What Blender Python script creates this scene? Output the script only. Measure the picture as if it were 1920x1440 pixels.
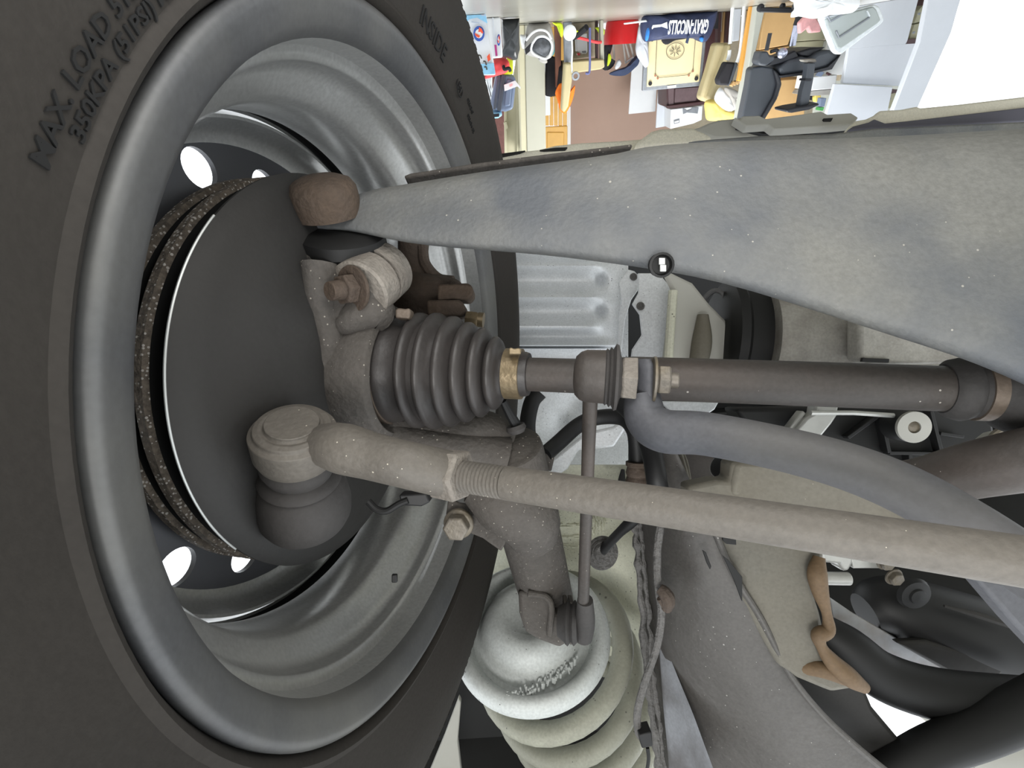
import bpy, bmesh, math, random
import numpy as np
from mathutils import Vector, Matrix
random.seed(7); rng = np.random.default_rng(7)
for o in list(bpy.data.objects): bpy.data.objects.remove(o)
SC = bpy.context.scene; COL = SC.collection
PI = math.pi

# ---------------------------------------------------------------- camera, sky, lights, exposure
F = 900.0; PITCH = math.radians(35.5); ROLL = math.radians(3.6); CAMZ = 0.135
UP = np.array([math.sin(ROLL)*math.cos(PITCH), math.cos(ROLL)*math.cos(PITCH), math.sin(PITCH)])
_Y = np.array([0, 0, 1.0]) - math.sin(PITCH)*UP; _Y /= np.linalg.norm(_Y)
_X = np.cross(_Y, UP)
M = np.stack([_X, _Y, UP])            # lens axes (right, down, forward) -> world (X, Y, Z)
CAM = np.array([0, 0, CAMZ])
cam = bpy.data.cameras.new('camera'); camo = bpy.data.objects.new('camera', cam); COL.objects.link(camo)
cam.sensor_fit = 'HORIZONTAL'; cam.sensor_width = 36; cam.lens = 36*F/1920; cam.clip_start = 0.01; cam.clip_end = 200
r_, d_, f_ = M[:, 0], M[:, 1], M[:, 2]
camo.matrix_world = Matrix(((r_[0], -d_[0], -f_[0], CAM[0]), (r_[1], -d_[1], -f_[1], CAM[1]), (r_[2], -d_[2], -f_[2], CAM[2]), (0, 0, 0, 1)))
SC.camera = camo

wd = bpy.data.worlds.new('overcast_sky'); SC.world = wd; wd.use_nodes = True
bg = wd.node_tree.nodes['Background']; bg.inputs[0].default_value = (0.93, 0.97, 1.0, 1); bg.inputs[1].default_value = 2.3

def area(name, loc, target, size, watts, col=(1, 1, 1), sizey=None):
    L = bpy.data.lights.new(name, 'AREA'); L.energy = watts; L.size = size; L.color = col
    if sizey: L.shape = 'RECTANGLE'; L.size_y = sizey
    o = bpy.data.objects.new(name, L); COL.objects.link(o); o.location = loc
    o.rotation_euler = (Vector(target)-Vector(loc)).to_track_quat('-Z', 'Y').to_euler()
    return o
area('camera_side_fill', (0.08, -0.50, 0.08), (0.0, 0.4, 0.36), 0.30, 4.4, (1, 0.985, 0.97))  # unseen fill light added behind the camera
area('floor_fill', (-0.04, 0.16, 0.010), (-0.02, 0.24, 1.0), 0.24, 0.8, (1, 0.985, 0.96))  # unseen upward fill added beneath the suspension
area('garage_fill', (-1.6, 4.6, 2.5), (-1.2, 6.0, 0.3), 1.6, 170, (1, 1, 0.97))  # unseen fill added to brighten the garage

vs = SC.view_settings; vs.view_transform = 'Standard'; vs.look = 'None'; vs.gamma = 1; vs.use_curve_mapping = False; vs.exposure = 0.0
SC.cycles.max_bounces = 6; SC.cycles.diffuse_bounces = 4; SC.cycles.glossy_bounces = 3; SC.cycles.caustics_reflective = False; SC.cycles.caustics_refractive = False
try: SC.cycles.use_denoising = True
except Exception: pass

# ---------------------------------------------------------------- helpers
def V(x, y, d): return np.array([(x-960)/F, (y-720)/F, 1.0])*d           # point seen in that direction, d metres away
def W(p): return M @ np.asarray(p, float) + CAM
def ray(x, y): return M @ np.array([(x-960)/F, (y-720)/F, 1.0])
def onY(x, y, D): r = ray(x, y); return r*(D/r[1]) + CAM
def onZ(x, y, z): r = ray(x, y); return r*((z-CAMZ)/r[2]) + CAM
def unit(v): v = np.asarray(v, float); return v/np.linalg.norm(v)
def srgb(h):
    h = h.lstrip('#'); c = [int(h[i:i+2], 16)/255 for i in (0, 2, 4)]
    return [x/12.92 if x <= 0.04045 else ((x+0.055)/1.055)**2.4 for x in c]

MATS = {}
def mat(name, col, rough=0.7, metal=0.0, var=0.18, scale=18, bump=0.0, bscale=120, speck=None, dust=None, dscale=6, damt=0.5, emit=0):
    if name in MATS: return MATS[name]
    m = bpy.data.materials.new(name); m.use_nodes = True; MATS[name] = m
    nt = m.node_tree; N = nt.nodes; L = nt.links; b = N['Principled BSDF']
    c = srgb(col) if isinstance(col, str) else list(col)
    tc = N.new('ShaderNodeTexCoord')
    nz = N.new('ShaderNodeTexNoise'); nz.inputs['Scale'].default_value = scale; nz.inputs['Detail'].default_value = 6; nz.inputs['Roughness'].default_value = 0.65
    L.new(tc.outputs['Object'], nz.inputs['Vector'])
    mx = N.new('ShaderNodeMix'); mx.data_type = 'RGBA'
    mx.inputs[6].default_value = [max(0, x*(1-var)) for x in c]+[1]; mx.inputs[7].default_value = [min(1, x*(1+var)) for x in c]+[1]
    mr = N.new('ShaderNodeMapRange'); mr.inputs[1].default_value = 0.3; mr.inputs[2].default_value = 0.7
    L.new(nz.outputs[0], mr.inputs[0]); L.new(mr.outputs[0], mx.inputs[0])
    out = mx.outputs[2]
    if bump:
        ng = N.new('ShaderNodeTexNoise'); ng.inputs['Scale'].default_value = 420; ng.inputs['Detail'].default_value = 3
        L.new(tc.outputs['Object'], ng.inputs['Vector'])
        rg_ = N.new('ShaderNodeMapRange'); rg_.inputs[1].default_value = 0.3; rg_.inputs[2].default_value = 0.7; rg_.inputs[3].default_value = 0.90; rg_.inputs[4].default_value = 1.1
        L.new(ng.outputs[0], rg_.inputs[0])
        mg = N.new('ShaderNodeMix'); mg.data_type = 'RGBA'; mg.blend_type = 'MULTIPLY'; mg.inputs[0].default_value = 1
        L.new(out, mg.inputs[6]); L.new(rg_.outputs[0], mg.inputs[7]); out = mg.outputs[2]
    if dust:
        dc = srgb(dust); n2 = N.new('ShaderNodeTexNoise'); n2.inputs['Scale'].default_value = dscale; n2.inputs['Detail'].default_value = 8
        L.new(tc.outputs['Object'], n2.inputs['Vector'])
        r2 = N.new('ShaderNodeMapRange'); r2.inputs[1].default_value = 0.42; r2.inputs[2].default_value = 0.68; r2.inputs[4].default_value = damt
        L.new(n2.outputs[0], r2.inputs[0])
        m2 = N.new('ShaderNodeMix'); m2.data_type = 'RGBA'; m2.inputs[7].default_value = dc+[1]
        L.new(r2.outputs[0], m2.inputs[0]); L.new(out, m2.inputs[6]); out = m2.outputs[2]
    if speck:
        sc_, ss, th = srgb(speck[0]), speck[1], speck[2]
        vo = N.new('ShaderNodeTexVoronoi'); vo.inputs['Scale'].default_value = ss; L.new(tc.outputs['Object'], vo.inputs['Vector'])
        n3 = N.new('ShaderNodeTexNoise'); n3.inputs['Scale'].default_value = ss*0.12; L.new(tc.outputs['Object'], n3.inputs['Vector'])
        ad = N.new('ShaderNodeMath'); ad.operation = 'MULTIPLY_ADD'; ad.inputs[1].default_value = -0.35; ad.inputs[2].default_value = 0.175
        L.new(n3.outputs[0], ad.inputs[0])
        a2 = N.new('ShaderNodeMath'); a2.operation = 'ADD'; L.new(vo.outputs['Distance'], a2.inputs[0]); L.new(ad.outputs[0], a2.inputs[1])
        lt = N.new('ShaderNodeMath'); lt.operation = 'LESS_THAN'; lt.inputs[1].default_value = th; L.new(a2.outputs[0], lt.inputs[0])
        m3 = N.new('ShaderNodeMix'); m3.data_type = 'RGBA'; m3.inputs[7].default_value = sc_+[1]
        L.new(lt.outputs[0], m3.inputs[0]); L.new(out, m3.inputs[6]); out = m3.outputs[2]
    L.new(out, b.inputs['Base Color'])
    b.inputs['Roughness'].default_value = rough; b.inputs['Metallic'].default_value = metal
    if bump:
        n4 = N.new('ShaderNodeTexNoise'); n4.inputs['Scale'].default_value = bscale; n4.inputs['Detail'].default_value = 4
        L.new(tc.outputs['Object'], n4.inputs['Vector'])
        bp = N.new('ShaderNodeBump'); bp.inputs['Strength'].default_value = bump; bp.inputs['Distance'].default_value = 0.01
        L.new(n4.outputs[0], bp.inputs['Height']); L.new(bp.outputs[0], b.inputs['Normal'])
    return m

ORG = {}                                # world origin of things and of meshes
def tag(o, label=None, cat=None, group=None, kind=None):
    if label: o['label'] = label
    if cat: o['category'] = cat
    if group: o['group'] = group
    if kind: o['kind'] = kind
    return o
def thing(name, label, cat, loc, group=None, kind=None):
    o = bpy.data.objects.new(name, None); o.empty_display_size = 0.05; COL.objects.link(o)
    loc = np.asarray(loc, float); o.location = loc; ORG[o.name] = loc
    return tag(o, label, cat, group, kind)
def obj(name, vf, m, parent=None, cv=False, ang=35, bevel=0, seg=2, sub=0, label=None, cat=None, group=None, kind=None):
    v, f = vf
    v = np.asarray(v, float).reshape(-1, 3)
    if cv: v = v @ M.T + CAM
    if parent is not None: org = ORG[parent.name]
    else: org = np.array([(v[:, 0].min()+v[:, 0].max())/2, (v[:, 1].min()+v[:, 1].max())/2, v[:, 2].min()])
    me = bpy.data.meshes.new(name); me.from_pydata((v-org).tolist(), [], [list(map(int, q)) for q in f]); me.update()
    bm = bmesh.new(); bm.from_mesh(me); bmesh.ops.recalc_face_normals(bm, faces=bm.faces); bm.to_mesh(me); bm.free()
    me.materials.append(m)
    me.polygons.foreach_set('use_smooth', [True]*len(me.polygons))
    if ang < 180: me.set_sharp_from_angle(angle=math.radians(ang))
    o = bpy.data.objects.new(name, me); COL.objects.link(o)
    if parent is not None: o.parent = parent
    else: o.location = org
    ORG[o.name] = org
    if bevel:
        b = o.modifiers.new('bevel', 'BEVEL'); b.width = bevel; b.segments = seg; b.limit_method = 'ANGLE'; b.angle_limit = math.radians(30)
    if sub:
        s = o.modifiers.new('sub', 'SUBSURF'); s.levels = sub; s.render_levels = sub
    return tag(o, label, cat, group, kind)
def join(*vfs):
    v = []; f = []
    for a, b in vfs:
        k = len(v); v += [list(map(float, p)) for p in a]; f += [[i+k for i in q] for q in b]
    return v, f
def basis(ax):
    ax = unit(ax); h = np.array([0, 1.0, 0]) if abs(ax[1]) < 0.9 else np.array([1.0, 0, 0])
    u = unit(np.cross(h, ax)); return u, np.cross(ax, u), ax
def lathe(o, ax, prof, seg=48, a0=0, a1=2*PI, closed=False, caps=True):
    """prof: (distance along ax, radius)"""
    o = np.asarray(o, float); u, w, ax = basis(ax); full = abs(a1-a0-2*PI) < 1e-6
    n = seg if full else seg+1; v = []; f = []
    for (t, r) in prof:
        for k in range(n):
            a = a0+(a1-a0)*k/seg
            v.append(o+ax*t+max(r, 1e-5)*(math.cos(a)*u+math.sin(a)*w))
    R = len(prof)
    for i in range(R if closed else R-1):
        j = (i+1) % R
        for k in range(seg):
            k2 = (k+1) % n
            f.append([i*n+k, i*n+k2, j*n+k2, j*n+k])
    if not closed and full and caps:
        if prof[0][1] > 1e-4: f.append(list(range(n))[::-1])
        if prof[-1][1] > 1e-4: f.append([(R-1)*n+k for k in range(n)])
    return v, f
def cyl(a, b, r, seg=24, r2=None):
    a = np.asarray(a, float); b = np.asarray(b, float)
    return lathe(a, b-a, [(0, r), (np.linalg.norm(b-a), r if r2 is None else r2)], seg)
def crom(pts, n=6):
    P = [np.asarray(p, float) for p in pts]; P = [2*P[0]-P[1]]+P+[2*P[-1]-P[-2]]; out = []
    for i in range(1, len(P)-2):
        for k in range(n):
            t = k/n; a, b, c, d = P[i-1:i+3]
            out.append(0.5*((2*b)+(c-a)*t+(2*a-5*b+4*c-d)*t*t+(3*b-a-3*c+d)*t**3))
    return out+[P[-2]]
def tube(pts, r, seg=12, n=6, flat=None):
    """swept tube; r number or one per control point; flat=(normal, factor) squashes it"""
    pts = [np.asarray(p, float) for p in pts]
    rr = [r]*len(pts) if np.isscalar(r) else list(r)
    Q = crom([np.append(p, q) for p, q in zip(pts, rr)], n) if n > 1 else [np.append(p, q) for p, q in zip(pts, rr)]
    P = [q[:3] for q in Q]; R = [max(q[3], 1e-4) for q in Q]
    v = []; f = []; u = None
    for i, p in enumerate(P):
        t = unit(P[min(i+1, len(P)-1)]-P[max(i-1, 0)])
        if u is None: u = basis(t)[0]
        u = unit(u-t*(u@t)); w = np.cross(t, u)
        for k in range(seg):
            a = 2*PI*k/seg; q = R[i]*(math.cos(a)*u+math.sin(a)*w)
            if flat is not None: nn = unit(flat[0]); q = q-nn*(q@nn)*(1-flat[1])
            v.append(p+q)
    for i in range(len(P)-1):
        for k in range(seg):
            f.append([i*seg+k, i*seg+(k+1) % seg, (i+1)*seg+(k+1) % seg, (i+1)*seg+k])
    f.append(list(range(seg))[::-1]); f.append([(len(P)-1)*seg+k for k in range(seg)])
    return v, f
def prism(loop, vec):
    n = len(loop); a = [np.asarray(p, float) for p in loop]; vec = np.asarray(vec, float)
    v = a+[p+vec for p in a]
    f = [list(range(n)), [n+i for i in range(n)][::-1]]+[[i, n+i, n+(i+1) % n, (i+1) % n] for i in range(n)]
    return v, f
def box(c, s, R=None):
    c = np.asarray(c, float); h = np.asarray(s, float)/2; R = np.eye(3) if R is None else R
    v = [c+R@(h*np.array([x, y, z])) for x in (-1, 1) for y in (-1, 1) for z in (-1, 1)]
    return v, [[0, 1, 3, 2], [4, 6, 7, 5], [0, 4, 5, 1], [2, 3, 7, 6], [0, 2, 6, 4], [1, 5, 7, 3]]
def bar(a, b, w, h, upv=(0, 0, 1)):
    a = np.asarray(a, float); b = np.asarray(b, float); t = unit(b-a); s = unit(np.cross(t, upv)); q = np.cross(s, t)
    v = [p+s*x*w/2+q*z*h/2 for p in (a, b) for x, z in ((-1, -1), (1, -1), (1, 1), (-1, 1))]
    return v, [[0, 1, 2, 3][::-1], [4, 5, 6, 7]]+[[i, (i+1) % 4, 4+(i+1) % 4, 4+i] for i in range(4)]
def sheet(rows, up=4, th=0.003, nv=None):
    """smooth slab through a grid of control points; thickness along nv (or grid normals)"""
    A = [crom(r, up) for r in rows]; A = list(map(list, zip(*[crom(c, up) for c in zip(*A)])))
    A = np.array(A); r, c = A.shape[:2]
    du = np.gradient(A, axis=0); dv = np.gradient(A, axis=1); nn = np.cross(du, dv); nn /= np.linalg.norm(nn, axis=2, keepdims=True)+1e-12
    B = A+(nn*th if nv is None else np.asarray(nv)*th)
    v = list(A.reshape(-1, 3))+list(B.reshape(-1, 3)); k = r*c; f = []
    for i in range(r-1):
        for j in range(c-1):
            q = [i*c+j, i*c+j+1, (i+1)*c+j+1, (i+1)*c+j]; f.append(q); f.append([x+k for x in q][::-1])
    e = [j for j in range(c)]+[i*c+c-1 for i in range(1, r)]+[(r-1)*c+j for j in range(c-2, -1, -1)]+[i*c for i in range(r-2, 0, -1)]
    for a, b in zip(e, e[1:]+e[:1]): f.append([a, b, b+k, a+k][::-1])
    return v, f
def hexa(o, ax, r, h, cham=0.12):
    return lathe(o, ax, [(0, r*(1-cham)), (h*0.12, r), (h*0.88, r), (h, r*(1-cham))], 6)
def text_mesh(s, size, ext=0.0005, align='CENTER', bold=0.0):
    c = bpy.data.curves.new('t', 'FONT'); c.body = s; c.size = size; c.extrude = ext; c.align_x = align; c.align_y = 'CENTER'; c.resolution_u = 2; c.offset = bold
    o = bpy.data.objects.new('t', c); COL.objects.link(o); dg = bpy.context.evaluated_depsgraph_get()
    me = o.evaluated_get(dg).to_mesh(); v = np.array([list(q.co) for q in me.vertices]); f = [list(p.vertices) for p in me.polygons]
    o.evaluated_get(dg).to_mesh_clear(); bpy.data.objects.remove(o); bpy.data.curves.remove(c)
    return v, f
def text_on(s, size, o, xv, yv, ext=0.0005, align='CENTER', sx=1.0, bold=0.0):
    v, f = text_mesh(s, size, ext, align, bold); xv = unit(xv); yv = unit(yv); zv = np.cross(xv, yv)
    return [np.asarray(o)+xv*p[0]*sx+yv*p[1]+zv*p[2] for p in v], f
def cvmix(a, b, t): return np.asarray(a)*(1-t)+np.asarray(b)*t
UPW = np.array([0, 0, 1.0])

# ---------------------------------------------------------------- materials
m_arm = mat('dusty grey steel', '#747470', 0.62, 0.0, 0.10, 22, 0.12, 260, ('#a29f97', 170, 0.028), '#53575d', 13, 0.9)
m_rod = mat('dusty rod steel', '#68635c', 0.6, 0.0, 0.10, 40, 0.1, 300, ('#c0b9aa', 210, 0.06), '#5d5954', 14, 0.6)
m_rust = mat('rusty brown casting', '#4f4237', 0.85, 0.0, 0.22, 60, 0.25, 300, None, '#4f4640', 20, 0.8)
m_cast = mat('grey cast iron', '#524e4a', 0.8, 0.0, 0.18, 50, 0.2, 260, ('#a09a90', 260, 0.10), '#4a4540', 15, 0.7)
m_clampiron = mat('pitted pale iron', '#878179', 0.75, 0.0, 0.2, 120, 0.25, 400, None, '#6a635c', 60, 0.7)
m_rubber = mat('dusty black rubber', '#3a3837', 0.75, 0.0, 0.15, 30, 0.08, 200, None, '#4e4a48', 9, 0.5)
m_boot = mat('boot rubber', '#322f2e', 0.45, 0.0, 0.12, 30, 0.05, 200, None, '#4a4644', 12, 0.5)
m_tyre = mat('tyre rubber', '#302d2a', 0.75, 0.0, 0.10, 18, 0.05, 300, None, '#322f2b', 7, 0.6)
m_tyre.node_tree.nodes['Principled BSDF'].inputs['Specular IOR Level'].default_value = 0.22
m_letter = mat('tyre lettering', '#060606', 0.8, 0.0, 0.05)
m_flange = mat('darker rim flange', '#4c4d4f', 0.5, 0.15, 0.1, 14, 0.02, 120, None, '#75746e', 8, 0.6)  # flange toned darker than the barrel steel
m_rim = mat('wheel steel', '#bcbdbc', 0.30, 0.6, 0.07, 14, 0.02, 120, None, '#9a9992', 8, 0.4)
m_disc = mat('wheel disc paint', '#55565a', 0.45, 0.4, 0.08, 14)
m_edge = mat('bare flange edge', '#8b8984', 0.4, 0.5, 0.1, 14)
m_rotor = mat('rusty rotor edge', '#6b6258', 0.8, 0.1, 0.5, 260, 0.4, 500, ('#bdb8b2', 420, 0.26))
m_shield = mat('shield sheet', '#2b2a29', 0.6, 0.1, 0.10, 14, 0.04, 90, None, '#383532', 5, 0.6)
m_bright = mat('bright cut edge', '#c9cbc9', 0.4, 0.5, 0.05)
m_shaft = mat('brown black shaft', '#46423f', 0.55, 0.1, 0.10, 30, 0.06, 300, ('#b0aaa2', 120, 0.05), '#54463d', 12, 0.4)
m_clamp = mat('dull clamp band', '#73675c', 0.5, 0.35, 0.18, 50, 0.08, 300)
m_clampbr = mat('brassy clamp band', '#86775e', 0.4, 0.5, 0.2, 60, 0.08, 300)
m_bolt = mat('plated bolt', '#767067', 0.5, 0.3, 0.2, 80, 0.1, 300, None, '#6d6047', 50, 0.6)
m_silver = mat('silver body paint', '#e2e5e8', 0.45, 0.15, 0.06, 20, 0.05, 150, ('#83858a', 160, 0.07))
m_spill = mat('dusted light spill silver', '#8b8d92', 0.5, 0.1, 0.1, 30, 0.05, 150, None, '#55514f', 22, 0.95)
m_cream = mat('pale greenish underseal', '#d2d2c0', 0.65, 0.0, 0.10, 12, 0.15, 160, ('#6f6d60', 200, 0.09), '#bdbba6', 6, 0.5)
m_apron = mat('dusty apron paint', '#55524f', 0.5, 0.05, 0.12, 18, 0.1, 150, ('#a5a29c', 200, 0.06), '#373432', 5, 0.95)
m_seal = mat('grey seam sealer', '#62605e', 0.7, 0.0, 0.2, 80, 0.5, 200)
m_tower = mat('dusty beige panel', '#706d64', 0.7, 0.0, 0.10, 18, 0.06, 150, ('#aaa598', 160, 0.05), '#6d6657', 7, 0.7)
m_tan = mat('tan sealant', '#68543d', 0.7, 0.0, 0.12, 30, 0.1, 120)
m_dark = mat('near black plastic', '#19191a', 0.55, 0.0, 0.2, 20)
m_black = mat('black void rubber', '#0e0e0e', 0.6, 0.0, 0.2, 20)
m_alu = mat('cast aluminium', '#aaa7a0', 0.6, 0.15, 0.15, 40, 0.15, 200, None, '#5f574f', 12, 0.85)
m_aluc = mat('clean aluminium', '#c4c4c0', 0.4, 0.4, 0.1, 40)
m_blue = mat('bluish bar steel', '#54555a', 0.6, 0.0, 0.12, 20, 0.06, 200, None, '#625f59', 8, 0.7)
m_seat = mat('spring seat paint', '#c3c7c5', 0.5, 0.05, 0.06, 20, 0.08, 120, ('#62625e', 150, 0.07))
m_coil = mat('coil paint', '#98988a', 0.6, 0.0, 0.15, 24, 0.06, 150, ('#5b5a52', 120, 0.08), '#77776c', 7, 0.6)
m_pan = mat('floor pan underseal', '#e6e1d0', 0.65, 0.0, 0.1, 5, 0.1, 60, None, '#cfcab9', 3, 0.6)
m_channel = mat('bluish grey channel', '#5a5963', 0.7, 0, 0.1, 5)
m_panl = mat('light pan metal', '#b5b4ad', 0.6, 0.0, 0.08, 5)

# ================================================================ FRONT SUSPENSION (seen from below, the lens upside down)
WC = np.array([-.0621, -.0062, .3269]); AX = unit([.973, .037, -.229])     # wheel centre and axle direction (towards the gearbox)
TW = W(WC)
def ringp(px, py, t):
    r = np.array([(px-960)/F, (py-720)/F, 1.0]); return r*(((WC+AX*t)@AX)/(r@AX))

wheel = thing('wheel', 'steel road wheel with black tyre filling the left side, seen from its inner face', 'wheel', (TW[0], TW[1], 0))
TP = [(-.014, .2060), (-.006, .2090), (-.001, .2110), (.0006, .2130), (.0002, .2150), (-.0008, .2165), (.002, .228), (.007, .245), (.0095, .258), (.0085, .272), (.006, .2805), (.0042, .2835), (.0040, .286),
      (.001, .2925), (-.003, .2955), (-.010, .303), (-.022, .3085), (-.045, .3115), (-.047, .304), (-.054, .304), (-.056, .312), (-.088, .313), (-.090, .305), (-.098, .305), (-.100, .313),
      (-.130, .312), (-.158, .3085), (-.17, .303), (-.178, .2955), (-.186, .283), (-.194, .26), (-.19, .24), (-.182, .22), (-.178, .2125), (-.170, .206)]
tyre = obj('tyre', lathe(WC, AX, TP, 160, closed=True), m_tyre, wheel, cv=True, ang=40)
# radial serrations of the shoulder
vs_, fs_ = [], []
u0, w0, _ = basis(AX)
parts_ = []
for k in range(190):
    a = 2*PI*k/190; rd = math.cos(a)*u0+math.sin(a)*w0; tg = np.cross(rd, AX)
    p0 = WC+AX*.0036+rd*.2865; p1 = WC+AX*(-.0012)+rd*.2935
    parts_.append(bar(p0, p1, .0050, .0016, AX))
tag(obj('shoulder_ribs', join(*parts_), m_tyre, wheel, cv=True), kind='stuff')
def sidewall(R):
    P = TP[1:15]; rs = [p[1] for p in P]; return float(np.interp(R, rs, [p[0] for p in P]))
def tyre_text(s, size, px, py, R, name, sx=1.0, bold=0.0):
    p = ringp(px, py, sidewall(R)); rel = p-WC-AX*((p-WC)@AX); rd0 = unit(rel); e0 = np.cross(rd0, AX)
    v, f = text_mesh(s, size, 0.0006, 'CENTER', bold); out = []
    for q in v:
        th = q[0]*sx/R; rd = rd0*math.cos(th)+e0*math.sin(th); rr = R+q[1]
        out.append(WC+rd*rr+AX*(sidewall(rr)+0.0002+q[2]))
    return obj(name, (out, f), m_letter, tyre, cv=True, ang=30)
tyre_text('MAX. LOAD 515KG (1135LBS)', .0066, 262, 30, .2252, 'lettering', 1.32, .0001)
tyre_text('350KPA (51PSI) MAX. PRESS', .0056, 285, 40, .2193, 'lettering', 1.42, .0001)
tyre_text('INSIDE', .0150, 812, 70, .2275, 'lettering', .95)
tyre_text('E4', .0075, 861, 163, .2285, 'lettering', .9)
tyre_text('0216347', .0042, 882, 193, .2325, 'lettering', 1.0)
tyre_text('021634 S2', .0042, 884, 222, .2262, 'lettering', 1.0)
p = ringp(861, 163, sidewall(.2285)); p = WC+AX*sidewall(.2285)+unit(p-WC-AX*((p-WC)@AX))*.2285
obj('approval_ring', tube([p+.0066*(math.cos(a)*unit(p-WC)+math.sin(a)*np.cross(unit(p-WC), AX)*.9)+AX*.0005 for a in np.linspace(0, 2*PI, 24)], .0005, 6, 1), m_letter, tyre, cv=True)
# rim
FP = [(-.012, .2075), (-.006, .2085), (-.0025, .2080), (-.0008, .2055), (-.0012, .2030), (-.0022, .2005), (-.0035, .1975), (-.0055, .1930), (-.0080, .1898), (-.012, .1885), (-.013, .190), (-.013, .206)]
RP = [(-.012, .1885), (-.022, .1878), (-.0250, .1874), (-.0262, .1852), (-.0285, .1818), (-.0305, .1815), (-.033, .1826),
      (-.041, .1808), (-.045, .1775), (-.053, .1690), (-.058, .1664), (-.064, .1656), (-.0925, .1655), (-.0932, .1662), (-.0936, .1725), (-.1045, .1725), (-.105, .1672), (-.125, .1672), (-.135, .172), (-.15, .182), (-.165, .188), (-.172, .196), (-.178, .209), (-.180, .213), (-.183, .210), (-.178, .192), (-.165, .184), (-.15, .178), (-.135, .169), (-.125, .1645)]
rim = obj('rim', lathe(WC, AX, RP, 144, caps=False), m_rim, wheel, cv=True, ang=50)
obj('rim_flange', lathe(WC, AX, FP, 144, closed=True), m_flange, rim, cv=True, ang=50, label='darker rolled flange of the rim')
obj('gap_shade', lathe(WC, AX, [(-.0940, .1690), (-.0940, .1722), (-.1042, .1722), (-.1042, .1690), (-.1038, .1718), (-.0944, .1718)], 120, closed=True), m_black, rim, cv=True, label='gap between disc and rim, its shade painted black')  # black ring paints the shade inside the recess
# wheel disc with its round holes (cut with a boolean, then frozen)
DP = [(-.1165, .1500), (-.1160, .145), (-.1135, .128), (-.110, .110), (-.113, .085), (-.118, .06), (-.118, .03),
      (-.122, .03), (-.122, .062), (-.117, .088), (-.114, .112), (-.1175, .130), (-.120, .149), (-.1205, .152)]
DF = [(-.0995, .1618), (-.106, .1612), (-.112, .1588), (-.1155, .1545), (-.1165, .1500), (-.1205, .152), (-.119, .157), (-.112, .1622), (-.106, .1636), (-.0995, .1638)]
def holed(vf, cutters):
    me = bpy.data.meshes.new('a'); me.from_pydata([list(map(float, p)) for p in vf[0]], [], [list(map(int, q)) for q in vf[1]]); 
    bm = bmesh.new(); bm.from_mesh(me); bmesh.ops.recalc_face_normals(bm, faces=bm.faces); bm.to_mesh(me); bm.free()
    a = bpy.data.objects.new('a', me); COL.objects.link(a)
    cv_, cf_ = join(*cutters); mb = bpy.data.meshes.new('b'); mb.from_pydata(cv_, [], [list(map(int, q)) for q in cf_])
    bm = bmesh.new(); bm.from_mesh(mb); bmesh.ops.recalc_face_normals(bm, faces=bm.faces); bm.to_mesh(mb); bm.free()
    b = bpy.data.objects.new('b', mb); COL.objects.link(b)
    md = a.modifiers.new('x', 'BOOLEAN'); md.operation = 'DIFFERENCE'; md.object = b; md.solver = 'EXACT'
    ev = a.evaluated_get(bpy.context.evaluated_depsgraph_get()); m2 = ev.to_mesh()
    v = [list(q.co) for q in m2.vertices]; f = [list(p.vertices) for p in m2.polygons]; ev.to_mesh_clear()
    bpy.data.objects.remove(a); bpy.data.objects.remove(b); return v, f
hp = [ringp(x, y, -.115) for x, y in ((374, 315), (494, 352), (333, 1064), (458, 1040))]
cuts = []; hangs = []
hr = []
for p in hp:
    rel = p-WC; rel = rel-AX*(rel@AX); hr.append(np.linalg.norm(rel)); hangs.append(math.atan2(rel@w0, rel@u0))
ha = sorted(hangs); step = 2*PI/14
allang = list(hangs)
for k in range(14):
    a = hangs[0]+k*step
    if all(abs((a-b+PI) % (2*PI)-PI) > step*0.75 for b in allang): allang.append(a)
for i, a in enumerate(allang):
    rr = hr[i] if i < 4 else .136
    rd = math.cos(a)*u0+math.sin(a)*w0; c = WC+rd*rr-AX*.116
    cuts.append(cyl(c+AX*-.03, c+AX*.03, .0118, 28))
wdisc = obj('wheel_disc', holed(lathe(WC, AX, DP, 96, closed=True), cuts), m_disc, wheel, cv=True, ang=40)
obj('disc_flange', lathe(WC, AX, DF, 120, closed=True), m_rim, wdisc, cv=True, ang=40, label='paler rim flange of the wheel disc')
# small welds bridging the gap between disc and barrel
for a in (hangs[0]+.35, hangs[0]+.9, hangs[2]-.5):
    rd = math.cos(a)*u0+math.sin(a)*w0; p = WC+rd*.1650-AX*.0985
    obj('weld_bead', tube([p-np.cross(rd, AX)*.004, p+np.cross(rd, AX)*.004], .0018, 8, 1), m_rim, wheel, cv=True)
bw = [ringp(740, 1084, -.02)]
obj('balance_weight', box(bw[0], (.004, .006, .003)), m_dark, wheel, cv=True, bevel=.0008)

# brake rotor and splash shield
rot = thing('brake_rotor', 'rusty vented brake rotor showing as a speckled ring edge behind the dark shield', 'brake disc', W(WC-AX*.09-UP*.129))
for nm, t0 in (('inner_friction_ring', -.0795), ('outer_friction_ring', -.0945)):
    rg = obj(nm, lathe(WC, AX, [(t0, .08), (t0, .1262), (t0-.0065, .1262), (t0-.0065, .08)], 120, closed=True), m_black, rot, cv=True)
    obj('rusty_edge', lathe(WC, AX, [(t0+.0002, .1260), (t0-.0008, .1288), (t0-.0058, .1288), (t0-.0067, .1260)], 140, closed=True), m_rotor, rg, cv=True, label='speckled rusty outer edge')
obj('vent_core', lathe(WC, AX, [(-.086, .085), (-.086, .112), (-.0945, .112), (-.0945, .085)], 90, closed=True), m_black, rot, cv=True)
obj('rotor_hat', lathe(WC, AX, [(-.0795, .079), (-.108, .077), (-.109, .03), (-.106, .03), (-.076, .074)], 60, closed=True), m_rotor, rot, cv=True)
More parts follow.
